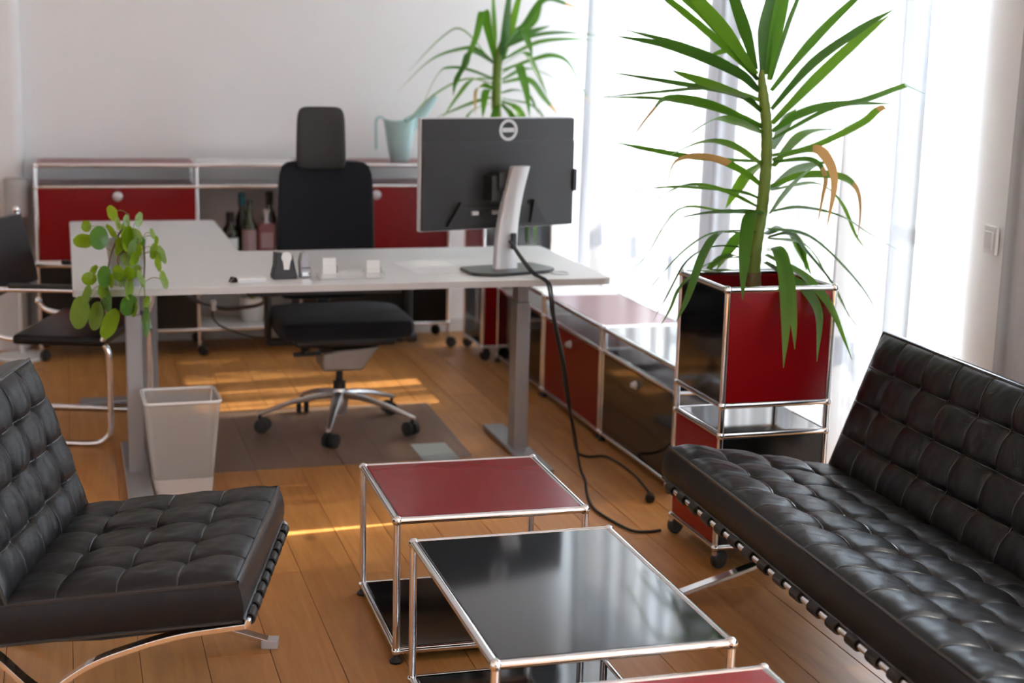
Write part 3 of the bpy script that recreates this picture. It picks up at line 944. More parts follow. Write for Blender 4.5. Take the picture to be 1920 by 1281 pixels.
# ------------------------------------------------------------------ button-tufted lounge seating
def tufted(Lw, Dd, nu, nv, thick, puff, pos, seed=0, res=15, wrinkle=.0013):
    """Box cushion with a grid of puffed leather panels; pos(u, v, n) maps to local space."""
    rnd = random.Random(seed)
    jit = [[rnd.uniform(.82, 1.12) for _ in range(nv + 1)] for _ in range(nu + 1)]
    ph = [rnd.uniform(0, 6.3) for _ in range(6)]

    def height(u, v):
        pu, pv = u / Lw * nu, v / Dd * nv
        S = abs(sin(pi * pu)) ** .42
        T = abs(sin(pi * pv)) ** .42
        du, dv = min(u, Lw - u), min(v, Dd - v)
        if du < Lw / nu / 2:
            S = 1
        if dv < Dd / nv / 2:
            T = 1
        e = 1.0
        for d in (du, dv):
            k = min(d / .06, 1)
            e *= (1 - (1 - k) ** 2) ** .6
        i, j = min(int(pu), nu - 1), min(int(pv), nv - 1)
        h = 1 - .36 * ((1 - S) + (1 - T)) - .85 * (1 - S) * (1 - T)
        w = wrinkle * S * T * (sin(95 * u + 40 * v + ph[0]) * sin(60 * v - 25 * u + ph[1]) + .6 * sin(170 * u + ph[2] + 3 * sin(40 * v)))
        return e * (puff * h * jit[i][j] + w)

    NU, NV = nu * res, nv * res
    us = [Lw * i / NU for i in range(NU + 1)]
    vv = [Dd * j / NV for j in range(NV + 1)]
    vs, fs = [], []
    for v in vv:
        for u in us:
            vs.append(pos(u, v, thick + height(u, v)))
    for j in range(NV):
        for i in range(NU):
            a = j * (NU + 1) + i
            fs.append((a, a + 1, a + NU + 2, a + NU + 1))
    # border ring
    ring = [(u, 0) for u in us[:-1]] + [(Lw, v) for v in vv[:-1]] + [(u, Dd) for u in us[:0:-1]] + [(0, v) for v in vv[:0:-1]]
    idx = list(range(NU)) + [j * (NU + 1) + NU for j in range(NV)] + [NV * (NU + 1) + i for i in range(NU, 0, -1)] + [j * (NU + 1) for j in range(NV, 0, -1)]
    prev = idx
    n = len(ring)
    for lev, out in ((.75, .006), (.45, .008), (.15, .005), (0, 0)):
        base = len(vs)
        for u, v in ring:
            ou = -1 if u <= 0 else (1 if u >= Lw else 0)
            ov = -1 if v <= 0 else (1 if v >= Dd else 0)
            vs.append(pos(u + ou * out, v + ov * out, thick * lev))
        cur = list(range(base, base + n))
        for k in range(n):
            fs.append((prev[k], prev[(k + 1) % n], cur[(k + 1) % n], cur[k]))
        prev = cur
    fs.append(tuple(prev))
    body = MB().add(vs, fs, True)
    welt = MB()
    for i in range(1, nu):
        u = Lw * i / nu
        welt.sweep([pos(u, v, thick + height(u, v) + .0010) for v in vv[::2]], .0030, 6)
    for j in range(1, nv):
        v = Dd * j / nv
        welt.sweep([pos(u, v, thick + height(u, v) + .0010) for u in us[::2]], .0030, 6)
    edge = MB()
    for lev in (thick, 0):
        loop = [pos(u, v, lev) for u, v in ring[::3]]
        loop.append(loop[0])
        edge.sweep(loop, .0052, 6, caps=False)
    btn = MB()
    spots = []
    for i in range(1, nu):
        for j in range(1, nv):
            u, v = Lw * i / nu, Dd * j / nv
            spots.append(pos(u, v, thick + height(u, v) + .002))
    return body, welt, edge, spots


def lounge(name, label, cat, loc, rotz, L, nu, seed, frames, pitch, kseat, lean, zf, zj, dj, bh):
    t = thing(name, label, cat, loc, rotz)
    s = math.atan2(zf - zj, dj)
    th = .088
    D = dj + .03

    def seat(u, v, n):
        return Vector((-v * cos(s) - n * sin(s) + th * sin(s), -L / 2 + u, zf - th * cos(s) - v * sin(s) + n * cos(s)))
    bt = .105
    b0 = Vector((-dj, 0, zj)) - Vector((cos(lean), 0, sin(lean))) * bt

    def back(u, v, n):
        return Vector((b0.x - v * sin(lean) + n * cos(lean), -L / 2 + u, b0.z + v * cos(lean) + n * sin(lean)))
    for nm, Dd, nv, tk, pf, pos, sd in (('seat_cushion', D, 4, th, .026, seat, seed), ('back_cushion', bh, 4, bt, .026, back, seed + 5)):
        body, welt, edge, spots = tufted(L, Dd, nu, nv, tk, pf, pos, sd)
        o = body.build(nm, M['leather'], t)
        welt.build('seam_welt', M['welt'], o)
        edge.build('piping', M['welt'], o)
        b = MB().ball((0, 0, 0), .0085, 8, .6).build('button', M['welt'], o)
        b.location = spots[0]
        for q in spots[1:]:
            share(b, 'button', o, q)
    # crossed flat-bar side frames
    barA = spline([(.018, 0, zf - .098), (-.12, 0, zf - .122), (-.235, 0, zf - .158), (-.326, 0, zf - .198), (-.43, 0, .158), (-.52, 0, .095), (-.60, 0, .045), (-.69, 0, .008)], 5)
    top = b0 + Vector((-sin(lean), 0, cos(lean))) * (bh - .02) - Vector((cos(lean), 0, sin(lean))) * .012
    low = b0 - Vector((cos(lean), 0, sin(lean))) * .012
    barB = spline([top, (top + low) / 2, low, (-.512, 0, .25), (-.45, 0, .19), (-.37, 0, .135), (-.27, 0, .092), (-.148, 0, .053), (-.012, 0, .012)], 5)
    for fy in frames:
        o = None
        off = Vector((0, fy, 0))
        MB().flat_bar([Vector(p) + off for p in barA], .035, .012, (0, 1, 0)).build('seat_bar', M['chrome'], t, bevel=.0015)
        MB().flat_bar([Vector(p) + off for p in barB], .035, .012, (0, 1, 0)).build('back_bar', M['chrome'], t, bevel=.0015)
        g = MB().box(-.045, -.002, fy - .0195, fy + .0195, .0, .0235, bevel=.002).build('foot_glide', M['silver'], t)
    fr = [min(frames), max(frames)]
    MB().tube((.018, fr[0], zf - .098), (.018, fr[1], zf - .098), .0085, 10).build('front_rail', M['chrome'], t)
    MB().tube((-dj - .04, fr[0], zj - .115), (-dj - .04, fr[1], zj - .115), .0085, 10).build('rear_rail', M['chrome'], t)
    MB().tube((top.x, fr[0], top.z - .01), (top.x, fr[1], top.z - .01), .0085, 10).build('top_rail', M['chrome'], t)
    # saddle-leather straps looped round the rails
    st = []
    for k in range(9):
        a = -pi / 2 + k * pi / 8 * 1.15 - .1
        st.append((.018 + .0125 * cos(a), 0, zf - .098 + .0125 * sin(a)))
    loop = [(-dj - .03, 0, zj - .103), (-.3, 0, zf - .15), (-.06, 0, zf - .116)] + st + [(-.03, 0, zf - .096)]
    base = MB().flat_bar([Vector(p) for p in loop], .042, .004, (0, 1, 0)).build('seat_strap', M['strap'], t)
    n = int((fr[1] - fr[0] - .06) / pitch)
    y0 = -(n * pitch) / 2 + (fr[0] + fr[1]) / 2
    base.location = (0, y0, 0)
    for k in range(1, n + 1):
        share(base, 'seat_strap', t, (0, y0 + k * pitch, 0))
    bl = [low + Vector((.01, 0, -.0)), (top + low) / 2 + Vector((.01, 0, 0)), top + Vector((.01, 0, -.02))]
    bb = MB().flat_bar(bl, .042, .004, (0, 1, 0)).build('back_strap', M['strap'], t)
    bb.location = (0, y0, 0)
    for k in range(1, n + 1):
        share(bb, 'back_strap', t, (0, y0 + k * pitch, 0))
    return t


lounge('lounge_chair', 'black tufted leather lounge armchair on crossed chrome legs facing the coffee tables', 'armchair', (.405, 3.441, 0), -.2566, .70, 5, 11, (-.34, .34), .072, 0, .337, .4331, .3741, .491, .41)
lounge('sofa', 'long black tufted leather sofa with chrome legs in front of the window curtains', 'sofa', (1.586, 2.918, 0), pi - .0385, 1.95, 13, 23, (-.94, 0, .94), .094, 0, .3562, .4491, .3647, .4995, .43)

# ------------------------------------------------------------------ desk
ZD = .735
dk = thing('corner_desk', 'large white L-shaped standing desk on grey metal legs', 'desk', (0, 5.15, 0))


def rounded(poly, r, n=5):
    out = []
    m = len(poly)
    for i in range(m):
        p, a, b = Vector(poly[i]), Vector(poly[i - 1]), Vector(poly[(i + 1) % m])
        da, db = (a - p).normalized(), (b - p).normalized()
        p0, p1 = p + da * r, p + db * r
        for k in range(n + 1):
            t = k / n
            out.append(tuple(p0 * (1 - t) ** 2 + p * 2 * t * (1 - t) + p1 * t ** 2))
    return out


outline = rounded([(0, 0.02), (1.905, .03), (1.905, .93), (.64, .90), (.64, 1.97), (-.004, 1.97)], .03)
m = MB().prism(outline, ZD - .025, ZD)
m.s = [False, False] + [False] * len(outline)
top = m.build('desk_top', M['desk'], dk, bevel=.0015)
# edge band
vs, fs = [], []
eo = [Vector(p) for p in outline]
cx = Vector((.8, .8))
n = len(eo)
for i, p in enumerate(eo):
    tn = (eo[(i + 1) % n] - eo[i - 1]).normalized()
    nr = Vector((tn.y, -tn.x)) * .0012
    for z in (ZD - .0245, ZD - .0015):
        vs.append((p.x + nr.x, p.y + nr.y, z))
for i in range(n):
    j = (i + 1) % n
    fs.append((2 * i, 2 * j, 2 * j + 1, 2 * i + 1))
MB().add(vs, fs).build('edge_band', M['desk_edge'], dk)


def leg(x, y, along, x0, x1):
    """Telescopic column with a flat foot running along y (or x)."""
    if along == 'y':
        o = MB().box(x - .027, x + .027, y - .045, y + .045, .01, .60, bevel=.004).box(x - .022, x + .022, y - .039, y + .039, .60, .705, bevel=.003).build('leg', M['desk_metal'], dk)
        MB().box(x - .043, x + .043, x0, x1, .006, .022, bevel=.004).build('leg_foot', M['desk_metal'], o)
    else:
        o = MB().box(x - .045, x + .045, y - .027, y + .027, .01, .60, bevel=.004).box(x - .039, x + .039, y - .022, y + .022, .60, .705, bevel=.003).build('leg', M['desk_metal'], dk)
        MB().box(x0, x1, y - .043, y + .043, .006, .022, bevel=.004).build('leg_foot', M['desk_metal'], o)


leg(.203, .32, 'y', -.03, .73)
leg(1.655, .36, 'y', .02, .72)
leg(.30, 1.46, 'x', .015, .60)
MB().box(.22, 1.64, .34, .40, .665, .71, bevel=.003).build('cross_beam', M['dark_metal'], dk)
MB().box(.26, .32, .32, 1.46, .665, .71, bevel=.003).build('cross_beam', M['dark_metal'], dk)
MB().box(.62, 1.20, .42, .62, .63, .66, bevel=.004).build('cable_tray', M['dark_metal'], dk)
g = MB().lathe([(.036, 0), (.036, .003), (.029, .004), (.029, .001)], (1.744, .157, ZD), 24).build('grommet', M['silver'], dk)

# ------------------------------------------------------------------ monitor
mn = thing('monitor', 'large computer monitor seen from behind with a silver stand on the desk', 'monitor', (1.562, 5.42, ZD + .0006), R(16))
W_, H_ = .67, .415
# screen body: silver bezel frame, dark back shell with a bulge
zc = .358
tilt = Matrix.Translation((0, 0, 0)) @ Matrix.Rotation(R(-3), 4, 'X')


def mbox(a, b, y0, y1, z0, z1, bev=.004):
    return MB().box(a, b, y0, y1, z0, z1, bevel=bev)


b = mbox(-W_ / 2, W_ / 2, .058, .083, zc - H_ / 2, zc + H_ / 2, .006)
bez = b.build('bezel', M['silver'], mn)
shell = MB().box(-W_ / 2 + .004, W_ / 2 - .004, .044, .06, zc - H_ / 2 + .004, zc + H_ / 2 - .004, bevel=.004, seg=2).box(-W_ / 2 + .004, W_ / 2 - .004, .040, .05, zc - H_ / 2 + .004, zc + H_ / 2 - .088, bevel=.0035).build('back_shell', M['mon_back'], mn)
MB().box(-.33 + .01, .33 - .01, .0835, .0845, zc - H_ / 2 + .02, zc + H_ / 2 - .02).build('screen', M['black'], mn)
# connector bay with two wedge shaped recess cheeks
cb = MB().box(-.17, .13, .030, .05, zc - H_ / 2 + .018, zc - .118, bevel=.003).build('connector_bay', M['plastic'], shell)
for x0, x1 in ((-.235, -.165), (.125, .195)):
    MB().prism([(x0, zc - H_ / 2 + .02), (x1, zc - H_ / 2 + .02), ((x0 + x1) / 2 + (.02 if x0 < 0 else -.02), zc - .10)], .020, .045, 'y').build('bay_cheek', M['plastic'], shell)
for k, (x, c) in enumerate(((-.12, M['silver']), (-.075, M['plastic']), (-.03, M['silver']))):
    MB().box(x - .014, x + .014, .018, .032, zc - .15, zc - .135, bevel=.002).build('cable_plug', c, shell)
# ring emblem with a bar across it
lg = MB()
n = 40
prof = [(.040, 0), (.040, -.003), (.029, -.003), (.029, 0)]
vs, fs = [], []
for r_, h in prof:
    for k in range(n):
        a = 2 * pi * k / n
        vs.append((.03 + r_ * cos(a), .0440 + h, zc + .161 + r_ * sin(a)))
for i in range(3):
    for k in range(n):
        fs.append((i * n + k, i * n + (k + 1) % n, (i + 1) * n + (k + 1) % n, (i + 1) * n + k))
lg.add(vs, fs)
lg.box(.03 - .026, .03 + .026, .0412, .0445, zc + .153, zc + .169, bevel=.001)
lg.build('emblem', M['silver'], shell)
MB().box(W_ / 2 - .012, W_ / 2 + .006, .03, .062, zc - .075, zc + .01, bevel=.003).build('side_hub', M['mon_back'], shell)
# stand: swept silver column on a dark flat foot
col = []
for k in range(13):
    t = k / 12
    z = .012 + t * .38
    y = -.035 + .018 * sin(pi * t) - .01 * t
    xo = -.02 + .05 * t ** 1.5
    w = .045 - .006 * t + .006 * (1 - t) ** 2
    col.append((xo, y, z, w))
vs, fs = [], []
for xo, y, z, w in col:
    for k in range(12):
        a = 2 * pi * k / 12
        ca, sa = cos(a), sin(a)
        sq = lambda v: math.copysign(abs(v) ** .6, v)
        vs.append((xo + w * sq(ca), y + .019 * sq(sa), z))
for i in range(12):
    for k in range(12):
        fs.append((i * 12 + k, i * 12 + (k + 1) % 12, (i + 1) * 12 + (k + 1) % 12, (i + 1) * 12 + k))
fs += [tuple(range(11, -1, -1)), tuple(144 + k for k in range(12))]
st = MB().add(vs, fs, True).build('stand_column', M['silver'], mn)
MB().box(-.05, .06, -.03, .03, .30, .37, bevel=.006).build('stand_mount', M['plastic'], mn)
MB().box(-.075, .04, -.02, .05, .26, .355, bevel=.004).build('stand_mount', M['plastic'], mn)
MB().prism(rounded([(-.19, -.085), (-.13, -.14), (.10, -.14), (.17, -.09), (.16, .07), (-.16, .07)], .025), 0, .012).build('stand_base', M['mon_back'], mn, bevel=.003)
MB().box(-.008, .012, -.062, -.048, .085, .145, bevel=.003).build('cable_clip', M['plastic'], st)

# ------------------------------------------------------------------ swivel office chair
oc = thing('office_chair', 'black high-back swivel office chair with headrest behind the desk', 'office chair', (1.034, 5.99, .0035), 0)


def soft(x0, x1, y0, y1, z0, z1, r, taper=None, curve=0.0):
    """Rounded upholstered slab; taper narrows it with height, curve hollows it in y."""
    b = bmesh.new()
    bmesh.ops.create_cube(b, size=1)
    bmesh.ops.subdivide_edges(b, edges=b.edges[:], cuts=5, use_grid_fill=True)
    for v in b.verts:
        x, y, z = v.co.x + .5, v.co.y + .5, v.co.z + .5
        v.co = Vector((x0 + x * (x1 - x0), y0 + y * (y1 - y0), z0 + z * (z1 - z0)))
    # superellipse rounding
    c = Vector(((x0 + x1) / 2, (y0 + y1) / 2, (z0 + z1) / 2))
    h = Vector(((x1 - x0) / 2, (y1 - y0) / 2, (z1 - z0) / 2))
    for v in b.verts:
        d = v.co - c
        q = Vector([max(-(h[i] - r), min(h[i] - r, d[i])) for i in range(3)])
        e = d - q
        if e.length > 1e-6:
            e = e.normalized() * r
        v.co = c + q + e
    for v in b.verts:
        tz = (v.co.z - z0) / (z1 - z0)
        if taper:
            v.co.x = c.x + (v.co.x - c.x) * (1 + (taper - 1) * tz)
        if curve:
            u = (v.co.x - c.x) / h.x
            v.co.y -= curve * u * u
    return MB().bm(b, True)


soft(-.228, .192, .225, .285, .50, 1.078, .028, .93, .035).build('backrest', M['fabric'], oc, sub=1)
soft(-.144, .066, .196, .258, 1.040, 1.298, .027, .92, .015).build('headrest', M['headrest'], oc, sub=1)
MB().box(-.09, .05, .26, .275, .98, 1.12, bevel=.005).build('headrest_bracket', M['plastic'], oc)
s_ = soft(-.275, .275, -.255, .24, .40, .50, .045).build('seat', M['fabric'], oc, sub=1)
MB().box(-.20, .20, -.17, .17, .375, .405, bevel=.01).build('seat_shell', M['plastic'], oc)
MB().box(.235, .285, -.19, .12, .385, .425, bevel=.015).build('seat_rail', M['plastic'], oc)
MB().prism([(-.09, .27), (.07, .27), (.14, .365), (-.03, .352), (-.09, .34)], -.14, .05, 'y').build('tilt_mechanism', M['grey_mech'], oc, bevel=.008)
MB().tube((-.20, -.1, .335), (-.05, -.08, .335), .009, 8).ball((-.16, -.105, .343), .011, 8).build('tilt_lever', M['plastic'], oc)
MB().tube((0, 0, .10), (0, 0, .20), .026, 14).tube((0, 0, .2), (0, 0, .30), .014, 12).build('gas_spring', M['dark_metal'], oc)
MB().box(-.05, .01, .2, .30, .30, .36, bevel=.01).box(-.045, .005, .275, .30, .30, .62, bevel=.006).build('back_strut', M['plastic'], oc)
for sx in (-1, 1):
    a = MB().box(sx * .288 - .012, sx * .288 + .012, -.02, .03, .36, .655, bevel=.006).box(min(sx * .15, sx * .29), max(sx * .15, sx * .29), -.015, .025, .355, .38, bevel=.005).build('armrest', M['plastic'], oc)
    MB().box(sx * .288 - .04, sx * .288 + .04, -.12, .13, .652, .684, bevel=.012).build('arm_pad', M['rubber'], a)
MB().lathe([(.02, .06), (.032, .075), (.038, .12), (.03, .16), (.026, .17)], (0, 0, 0), 20).build('base_hub', M['polished'], oc)
for k, deg in enumerate((-107, -35, 37, 109, 181)):
    a = R(deg)
    d = Vector((cos(a), sin(a), 0))
    side = Vector((-sin(a), cos(a), 0))
    vs, fs = [], []
    prof = [(.02, .145, .035, .024), (.10, .138, .028, .020), (.2, .118, .022, .016), (.29, .090, .018, .012), (.335, .076, .016, .010)]
    for r_, z, hh, w in prof:
        for q in range(8):
            t = 2 * pi * q / 8
            vs.append(d * r_ + side * (w * cos(t)) + Vector((0, 0, z + hh * .5 * sin(t))))
    for i in range(4):
        for q in range(8):
            fs.append((i * 8 + q, i * 8 + (q + 1) % 8, (i + 1) * 8 + (q + 1) % 8, (i + 1) * 8 + q))
    fs += [tuple(range(7, -1, -1)), tuple(32 + q for q in range(8))]
    am = MB().add(vs, fs, True).build('base_arm', M['polished'], oc)
    ca = MB().tube(d * .325 + Vector((0, 0, .05)), d * .325 + Vector((0, 0, .08)), .007, 8).build('caster', M['plastic'], oc)
    wm = MB()
    ax = Vector((cos(a + 1.1), sin(a + 1.1), 0))
    pv = Vector((0, 0, 1)).cross(ax)
    ctr = d * .325 + pv * .012 + Vector((0, 0, .0305))
    for o_ in (-.016, .016):
        vs, fs = [], []
        for h_, r_ in ((-.011, .024), (-.009, .029), (.009, .029), (.011, .024)):
            for q in range(16):
                t = 2 * pi * q / 16
                vs.append(ctr + ax * (o_ + h_) + (pv * cos(t) + Vector((0, 0, 1)) * sin(t)) * r_)
        for i in range(3):
            for q in range(16):
                fs.append((i * 16 + q, i * 16 + (q + 1) % 16, (i + 1) * 16 + (q + 1) % 16, (i + 1) * 16 + q))
        fs += [tuple(range(15, -1, -1)), tuple(48 + q for q in range(16))]
        wm.add(vs, fs, True)
    wm.build('wheel', M['rubber'], ca)

# chair mat with a paper label
cm = thing('chair_mat', 'translucent grey floor mat under the office chair', 'mat', (.22, 5.42, 0))
MB().prism(rounded([(0, 0.02), (1.245, .04), (1.27, .95), (.0, .95)], .03), .0005, .0025).build('mat_sheet', M['mat'], cm)
MB().box(1.045, 1.185, .02, .265, .0027, .0031).build('label', mix_clear('mat_label', (.46, .50, .49, 1), .25, .5), cm)['label'] = 'pale rectangular sticker on the mat'
# ------------------------------------------------------------------ plants
def strap_leaf(par, flat, w, br, roll, mat):
    P = [Vector(flat[i:i + 3]) for i in range(0, len(flat), 3)]
    S = spline(P, 5)
    n = len(S) - 1
    hd = P[-1] - P[0]
    hd = Vector((hd.x, hd.y, 0))
    hd = hd.normalized() if hd.length > 1e-3 else Vector((1, 0, 0))
    W0 = Vector((-hd.y, hd.x, 0))
    vs, fs, dry = [], [], []
    for i, p in enumerate(S):
        t = i / n
        T = (S[min(i + 1, n)] - S[max(i - 1, 0)]).normalized()
        Wd = (W0 - T * W0.dot(T)).normalized()
        Wd = Matrix.Rotation(R(roll if roll > 24 else roll + 14), 3, T) @ Wd
        N = T.cross(Wd).normalized()
        ww = w * .43 * min(1, .42 + 1.7 * t) * max(0, 1 - max(0, (t - .42) / .58) ** 1.9) ** .95
        ww = max(ww, .0008)
        vs += [p - Wd * ww + N * ww * .22, p, p + Wd * ww + N * ww * .22]
    for i in range(n):
        for k in (0, 1):
            fs.append((i * 3 + k, i * 3 + k + 1, (i + 1) * 3 + k + 1, (i + 1) * 3 + k))
    b = MB().add(vs, fs, True)
    o = b.build('leaf', mat, par, world=True)
    if br:
        o.data.materials.append(M['leaf_dry'])
        for i, p in enumerate(o.data.polygons):
            if br[0] <= (i // 2) / n <= br[1]:
                p.material_index = 1
        o['label'] = 'leaf partly dried to tan brown'
    return o


def yucca(label, loc, stem_pts, radii, data, seed):
    t = thing('potted_yucca', label, 'plant', loc, 0, 'yuccas in the tall planters')
    rnd = random.Random(seed)
    S = spline(stem_pts, 8)
    n = len(S)
    rr = []
    for i in range(n):
        u = i / (n - 1)
        r = radii[0] + (radii[1] - radii[0]) * u
        r *= 1 - .75 * max(0, (u - .78) / .22)
        rr.append(r * (1 + .10 * (i % 2)))
    k = int(n * .12)
    st = MB().sweep(S[k:], .01, 12, radii=rr[k:]).build('stem', M['trunk_green'], t, world=True)
    MB().sweep(S[:k + 1], .01, 12, radii=[r * 1.12 for r in rr[:k + 1]]).build('stem_base', M['bark'], t, world=True)
    for i, (flat, w, br, roll) in enumerate(data):
        mat = (M['leaf'], M['leaf_light'], M['leaf_dark'])[rnd.choice((0, 0, 1, 2))]
        strap_leaf(t, flat, w, br, roll, mat)
    return t


yucca('tall yucca with long drooping leaves growing from the planter beside the sofa', (2.033, 4.25, .796), [(2.033, 4.25, .80), (2.03, 4.25, .95), (2.045, 4.25, 1.10), (2.05, 4.25, 1.24), (2.042, 4.25, 1.36), (2.022, 4.25, 1.47), (2.018, 4.25, 1.53)], (.019, .014), YUCCA_NEAR, 4)
yucca('yucca rising behind the monitor from the planter in the back corner', (2.12, 7.37, .796), [(2.12, 7.37, .80), (2.09, 7.37, 1.0), (2.066, 7.37, 1.2), (2.06, 7.37, 1.35), (2.066, 7.37, 1.5), (2.078, 7.37, 1.58)], (.026, .02), YUCCA_FAR, 9)

pl = thing('potted_pilea', 'small plant with round leaves in a grey pot, hanging over the desk edge', 'plant', (.178, 5.265, ZD + .0006))
pot = MB().lathe([(.044, 0), (.047, .004), (.068, .150), (.070, .155), (.064, .155), (.061, .135), (1e-6, .135)], (0, 0, 0), 28).build('pot', M['concrete'], pl)
MB().lathe([(1e-6, .142), (.03, .141), (.0612, .136)], (0, 0, 0), 20).build('soil', M['soil'], pl)
crown = Vector((.178, 5.265, ZD + .14))
stems = [[crown + Vector((0, 0, -.0)), crown + Vector((-.01, -.03, .05)), crown + Vector((-.035, -.085, .02)), crown + Vector((-.06, -.12, -.05)), crown + Vector((-.065, -.135, -.12))],
         [crown + Vector((.01, 0, 0)), crown + Vector((.02, -.04, .045)), crown + Vector((.0, -.10, .0)), crown + Vector((-.03, -.125, -.03)), crown + Vector((-.02, -.15, -.10))],
         [crown + Vector((.0, .01, 0)), crown + Vector((.01, .01, .05)), crown + Vector((.012, .005, .10))],
         [crown + Vector((.02, 0, 0)), crown + Vector((.05, -.04, .03)), crown + Vector((.055, -.12, -.03)), crown + Vector((.05, -.145, -.11))]]
spts = []
for s in stems:
    q = spline(s, 6)
    spts += q
    MB().sweep(q, .0042, 7, r1=.0028).build('stem', M['stem'], pl, world=True)
for flat, c in PILEA:
    ctr, Lv, Sv = Vector(flat[0:3]), Vector(flat[3:6]), Vector(flat[6:9])
    N = Lv.cross(Sv).normalized()
    vs = [ctr + N * .003]
    n = 18
    for ring_, h in ((.5, .0015), (1.0, -.003)):
        for k in range(n):
            a = 2 * pi * k / n
            rr = ring_ * (1 + .03 * cos(2 * a))
            vs.append(ctr + Lv * (rr * cos(a)) + Sv * (rr * sin(a) * .98) + N * (h + .0012 * cos(5 * a) * ring_))
    fs = [(0, 1 + k, 1 + (k + 1) % n) for k in range(n)]
    fs += [(1 + k, 1 + n + k, 1 + n + (k + 1) % n, 1 + (k + 1) % n) for k in range(n)]
    lf = MB().add(vs, fs, True).build('leaf', {'g': M['pg'], 'd': M['pd'], 'p': M['pp'], 'y': M['py']}[c], pl, world=True)
    src = min(spts, key=lambda q: (q - ctr).length + (.08 if q.z < ctr.z - .1 else 0))
    mid = (src + ctr) / 2 + Vector((0, 0, .012))
    MB().sweep(spline([src, mid, ctr - N * .001], 4), .0011, 5).build('petiole', M['petiole'], lf, world=True)

# ------------------------------------------------------------------ things on the desk
td = thing('tape_dispenser', 'dark grey desk tape dispenser with a white roll', 'dispenser', (.722, 5.33, ZD), .1)
MB().prism([(-.042, 0), (.04, 0), (.042, .008), (.026, .085), (-.034, .095), (-.036, .05), (-.045, .012)], -.024, .024, 'y').build('body', M['dark_metal'], td, bevel=.003)
MB().lathe([(.010, -.0085), (.019, -.0085), (.019, .0085), (.010, .0085)], (.004, -.016, .078), 20, 'y').build('tape_roll', M['paper'], td)
MB().prism([(-.006, .035), (.012, .035), (.019, .075), (-.011, .08)], -.026, -.0238, 'y').build('tape_end', M['paper'], td)
sp = thing('stapler', 'grey and chrome stapler standing on end beside the tape dispenser', 'stapler', (.795, 5.345, ZD), .15)
MB().prism([(-.016, 0), (.024, 0), (.022, .05), (.006, .092), (-.012, .09), (-.02, .06)], -.016, .016, 'y').build('body', M['desk_metal'], sp, bevel=.005)
MB().box(-.012, .018, -.0185, -.0155, .006, .022, bevel=.001).box(-.014, .02, -.0185, -.0155, .032, .042, bevel=.001).build('plate', M['chrome'], sp)
npd = thing('note_pad', 'thick white note pad lying near the front edge of the desk', 'note pad', (.60, 5.285, ZD), .05)
MB().box(-.05, .05, -.03, .03, 0, .014, bevel=.001).build('pad', M['paper'], npd)
MB().box(-.05, .05, -.032, -.0305, .0, .009).build('spine', M['silver'], npd)
bc = thing('binder_clip', 'black binder clip lying at the end of the white note pad', 'clip', (.538, 5.27, ZD), .5)
MB().prism([(-.012, 0), (.012, 0), (.003, .018), (-.003, .018)], -.013, .013, 'y').build('body', M['plastic'], bc)
MB().tube((0, -.006, .016), (-.02, -.008, .004), .001, 6).build('wire_lever', M['chrome'], bc)
at = thing('acrylic_tray', 'clear acrylic tray holding two white card boxes on the desk', 'tray', (.955, 5.30, ZD), .02)
b = MB().box(-.115, .115, -.032, .032, 0, .003).box(-.115, .115, -.034, -.031, 0, .024).box(-.115, .115, .031, .034, 0, .024).box(-.117, -.114, -.034, .034, 0, .024).box(.114, .117, -.034, .034, 0, .024)
b.build('tray', M['acrylic'], at)
for nm, lab, x, h in (('card_box', 'taller white card box in the clear tray, the one next to the stapler', .878, .072), ('card_box', 'lower white card box in the clear tray, the one nearer the monitor', 1.036, .060)):
    t = thing(nm, lab, 'card box', (x, 5.302, ZD + .003), .02, 'card boxes in the acrylic tray')
    MB().box(-.025, .025, -.012, .012, 0, h * .62, bevel=.001).build('box_base', M['paper'], t)
    MB().box(-.024, .024, -.004, .012, h * .62, h, bevel=.001).build('box_cards', M['white'], t)
    MB().box(.0255, .0285, -.010, .004, h * .25, h * .6, bevel=.001).build('tab', M['plastic'], t)
ps = thing('paper_sheet', 'white sheet of paper lying beside the monitor stand', 'paper', (1.30, 5.52, ZD), .12)
MB().box(-.105, .105, -.148, .148, .0003, .0012).build('sheet', M['paper'], ps)

# watering can on the sideboard
wc = thing('watering_can', 'pale aqua plastic watering can standing on top of the sideboard', 'watering can', (1.642, 7.70, .961), 0)
zs_ = [(0, .046), (.004, .050), (.10, .066), (.19, .082), (.215, .086)]
vs, fs = [], []
n = 28
for z, r in zs_ + [(.21, .079), (.10, .058), (.01, .042)]:
    for k in range(n):
        a = 2 * pi * k / n
        dz = 0
        if z > .18:
            dz = .03 * max(0, cos(a)) ** 2 + .015 * max(0, -cos(a)) ** 2
        vs.append((r * cos(a), r * sin(a) * .92, z + dz - .012 * (z > .18)))
m_ = len(zs_) + 3
for i in range(m_ - 1):
    for k in range(n):
        fs.append((i * n + k, i * n + (k + 1) % n, (i + 1) * n + (k + 1) % n, (i + 1) * n + k))
fs += [tuple(range(n - 1, -1, -1)), tuple((m_ - 1) * n + k for k in range(n))]
MB().add(vs, fs, True).build('body', M['aqua'], wc)
q = spline([(.05, 0, .185), (.10, 0, .225), (.15, 0, .285), (.185, 0, .335)], 5)
MB().sweep(q, .035, 12, radii=[.046 - .030 * (i / (len(q) - 1)) ** .7 for i in range(len(q))]).build('spout', M['aqua'], wc)
MB().flat_bar(spline([(-.07, 0, .205), (-.10, 0, .225), (-.122, 0, .21), (-.124, 0, .15), (-.122, 0, .06)], 5), .026, .012, (0, 1, 0)).build('handle', M['aqua'], wc, bevel=.004)

# bottles on the middle shelf of the sideboard
SZ = .4925


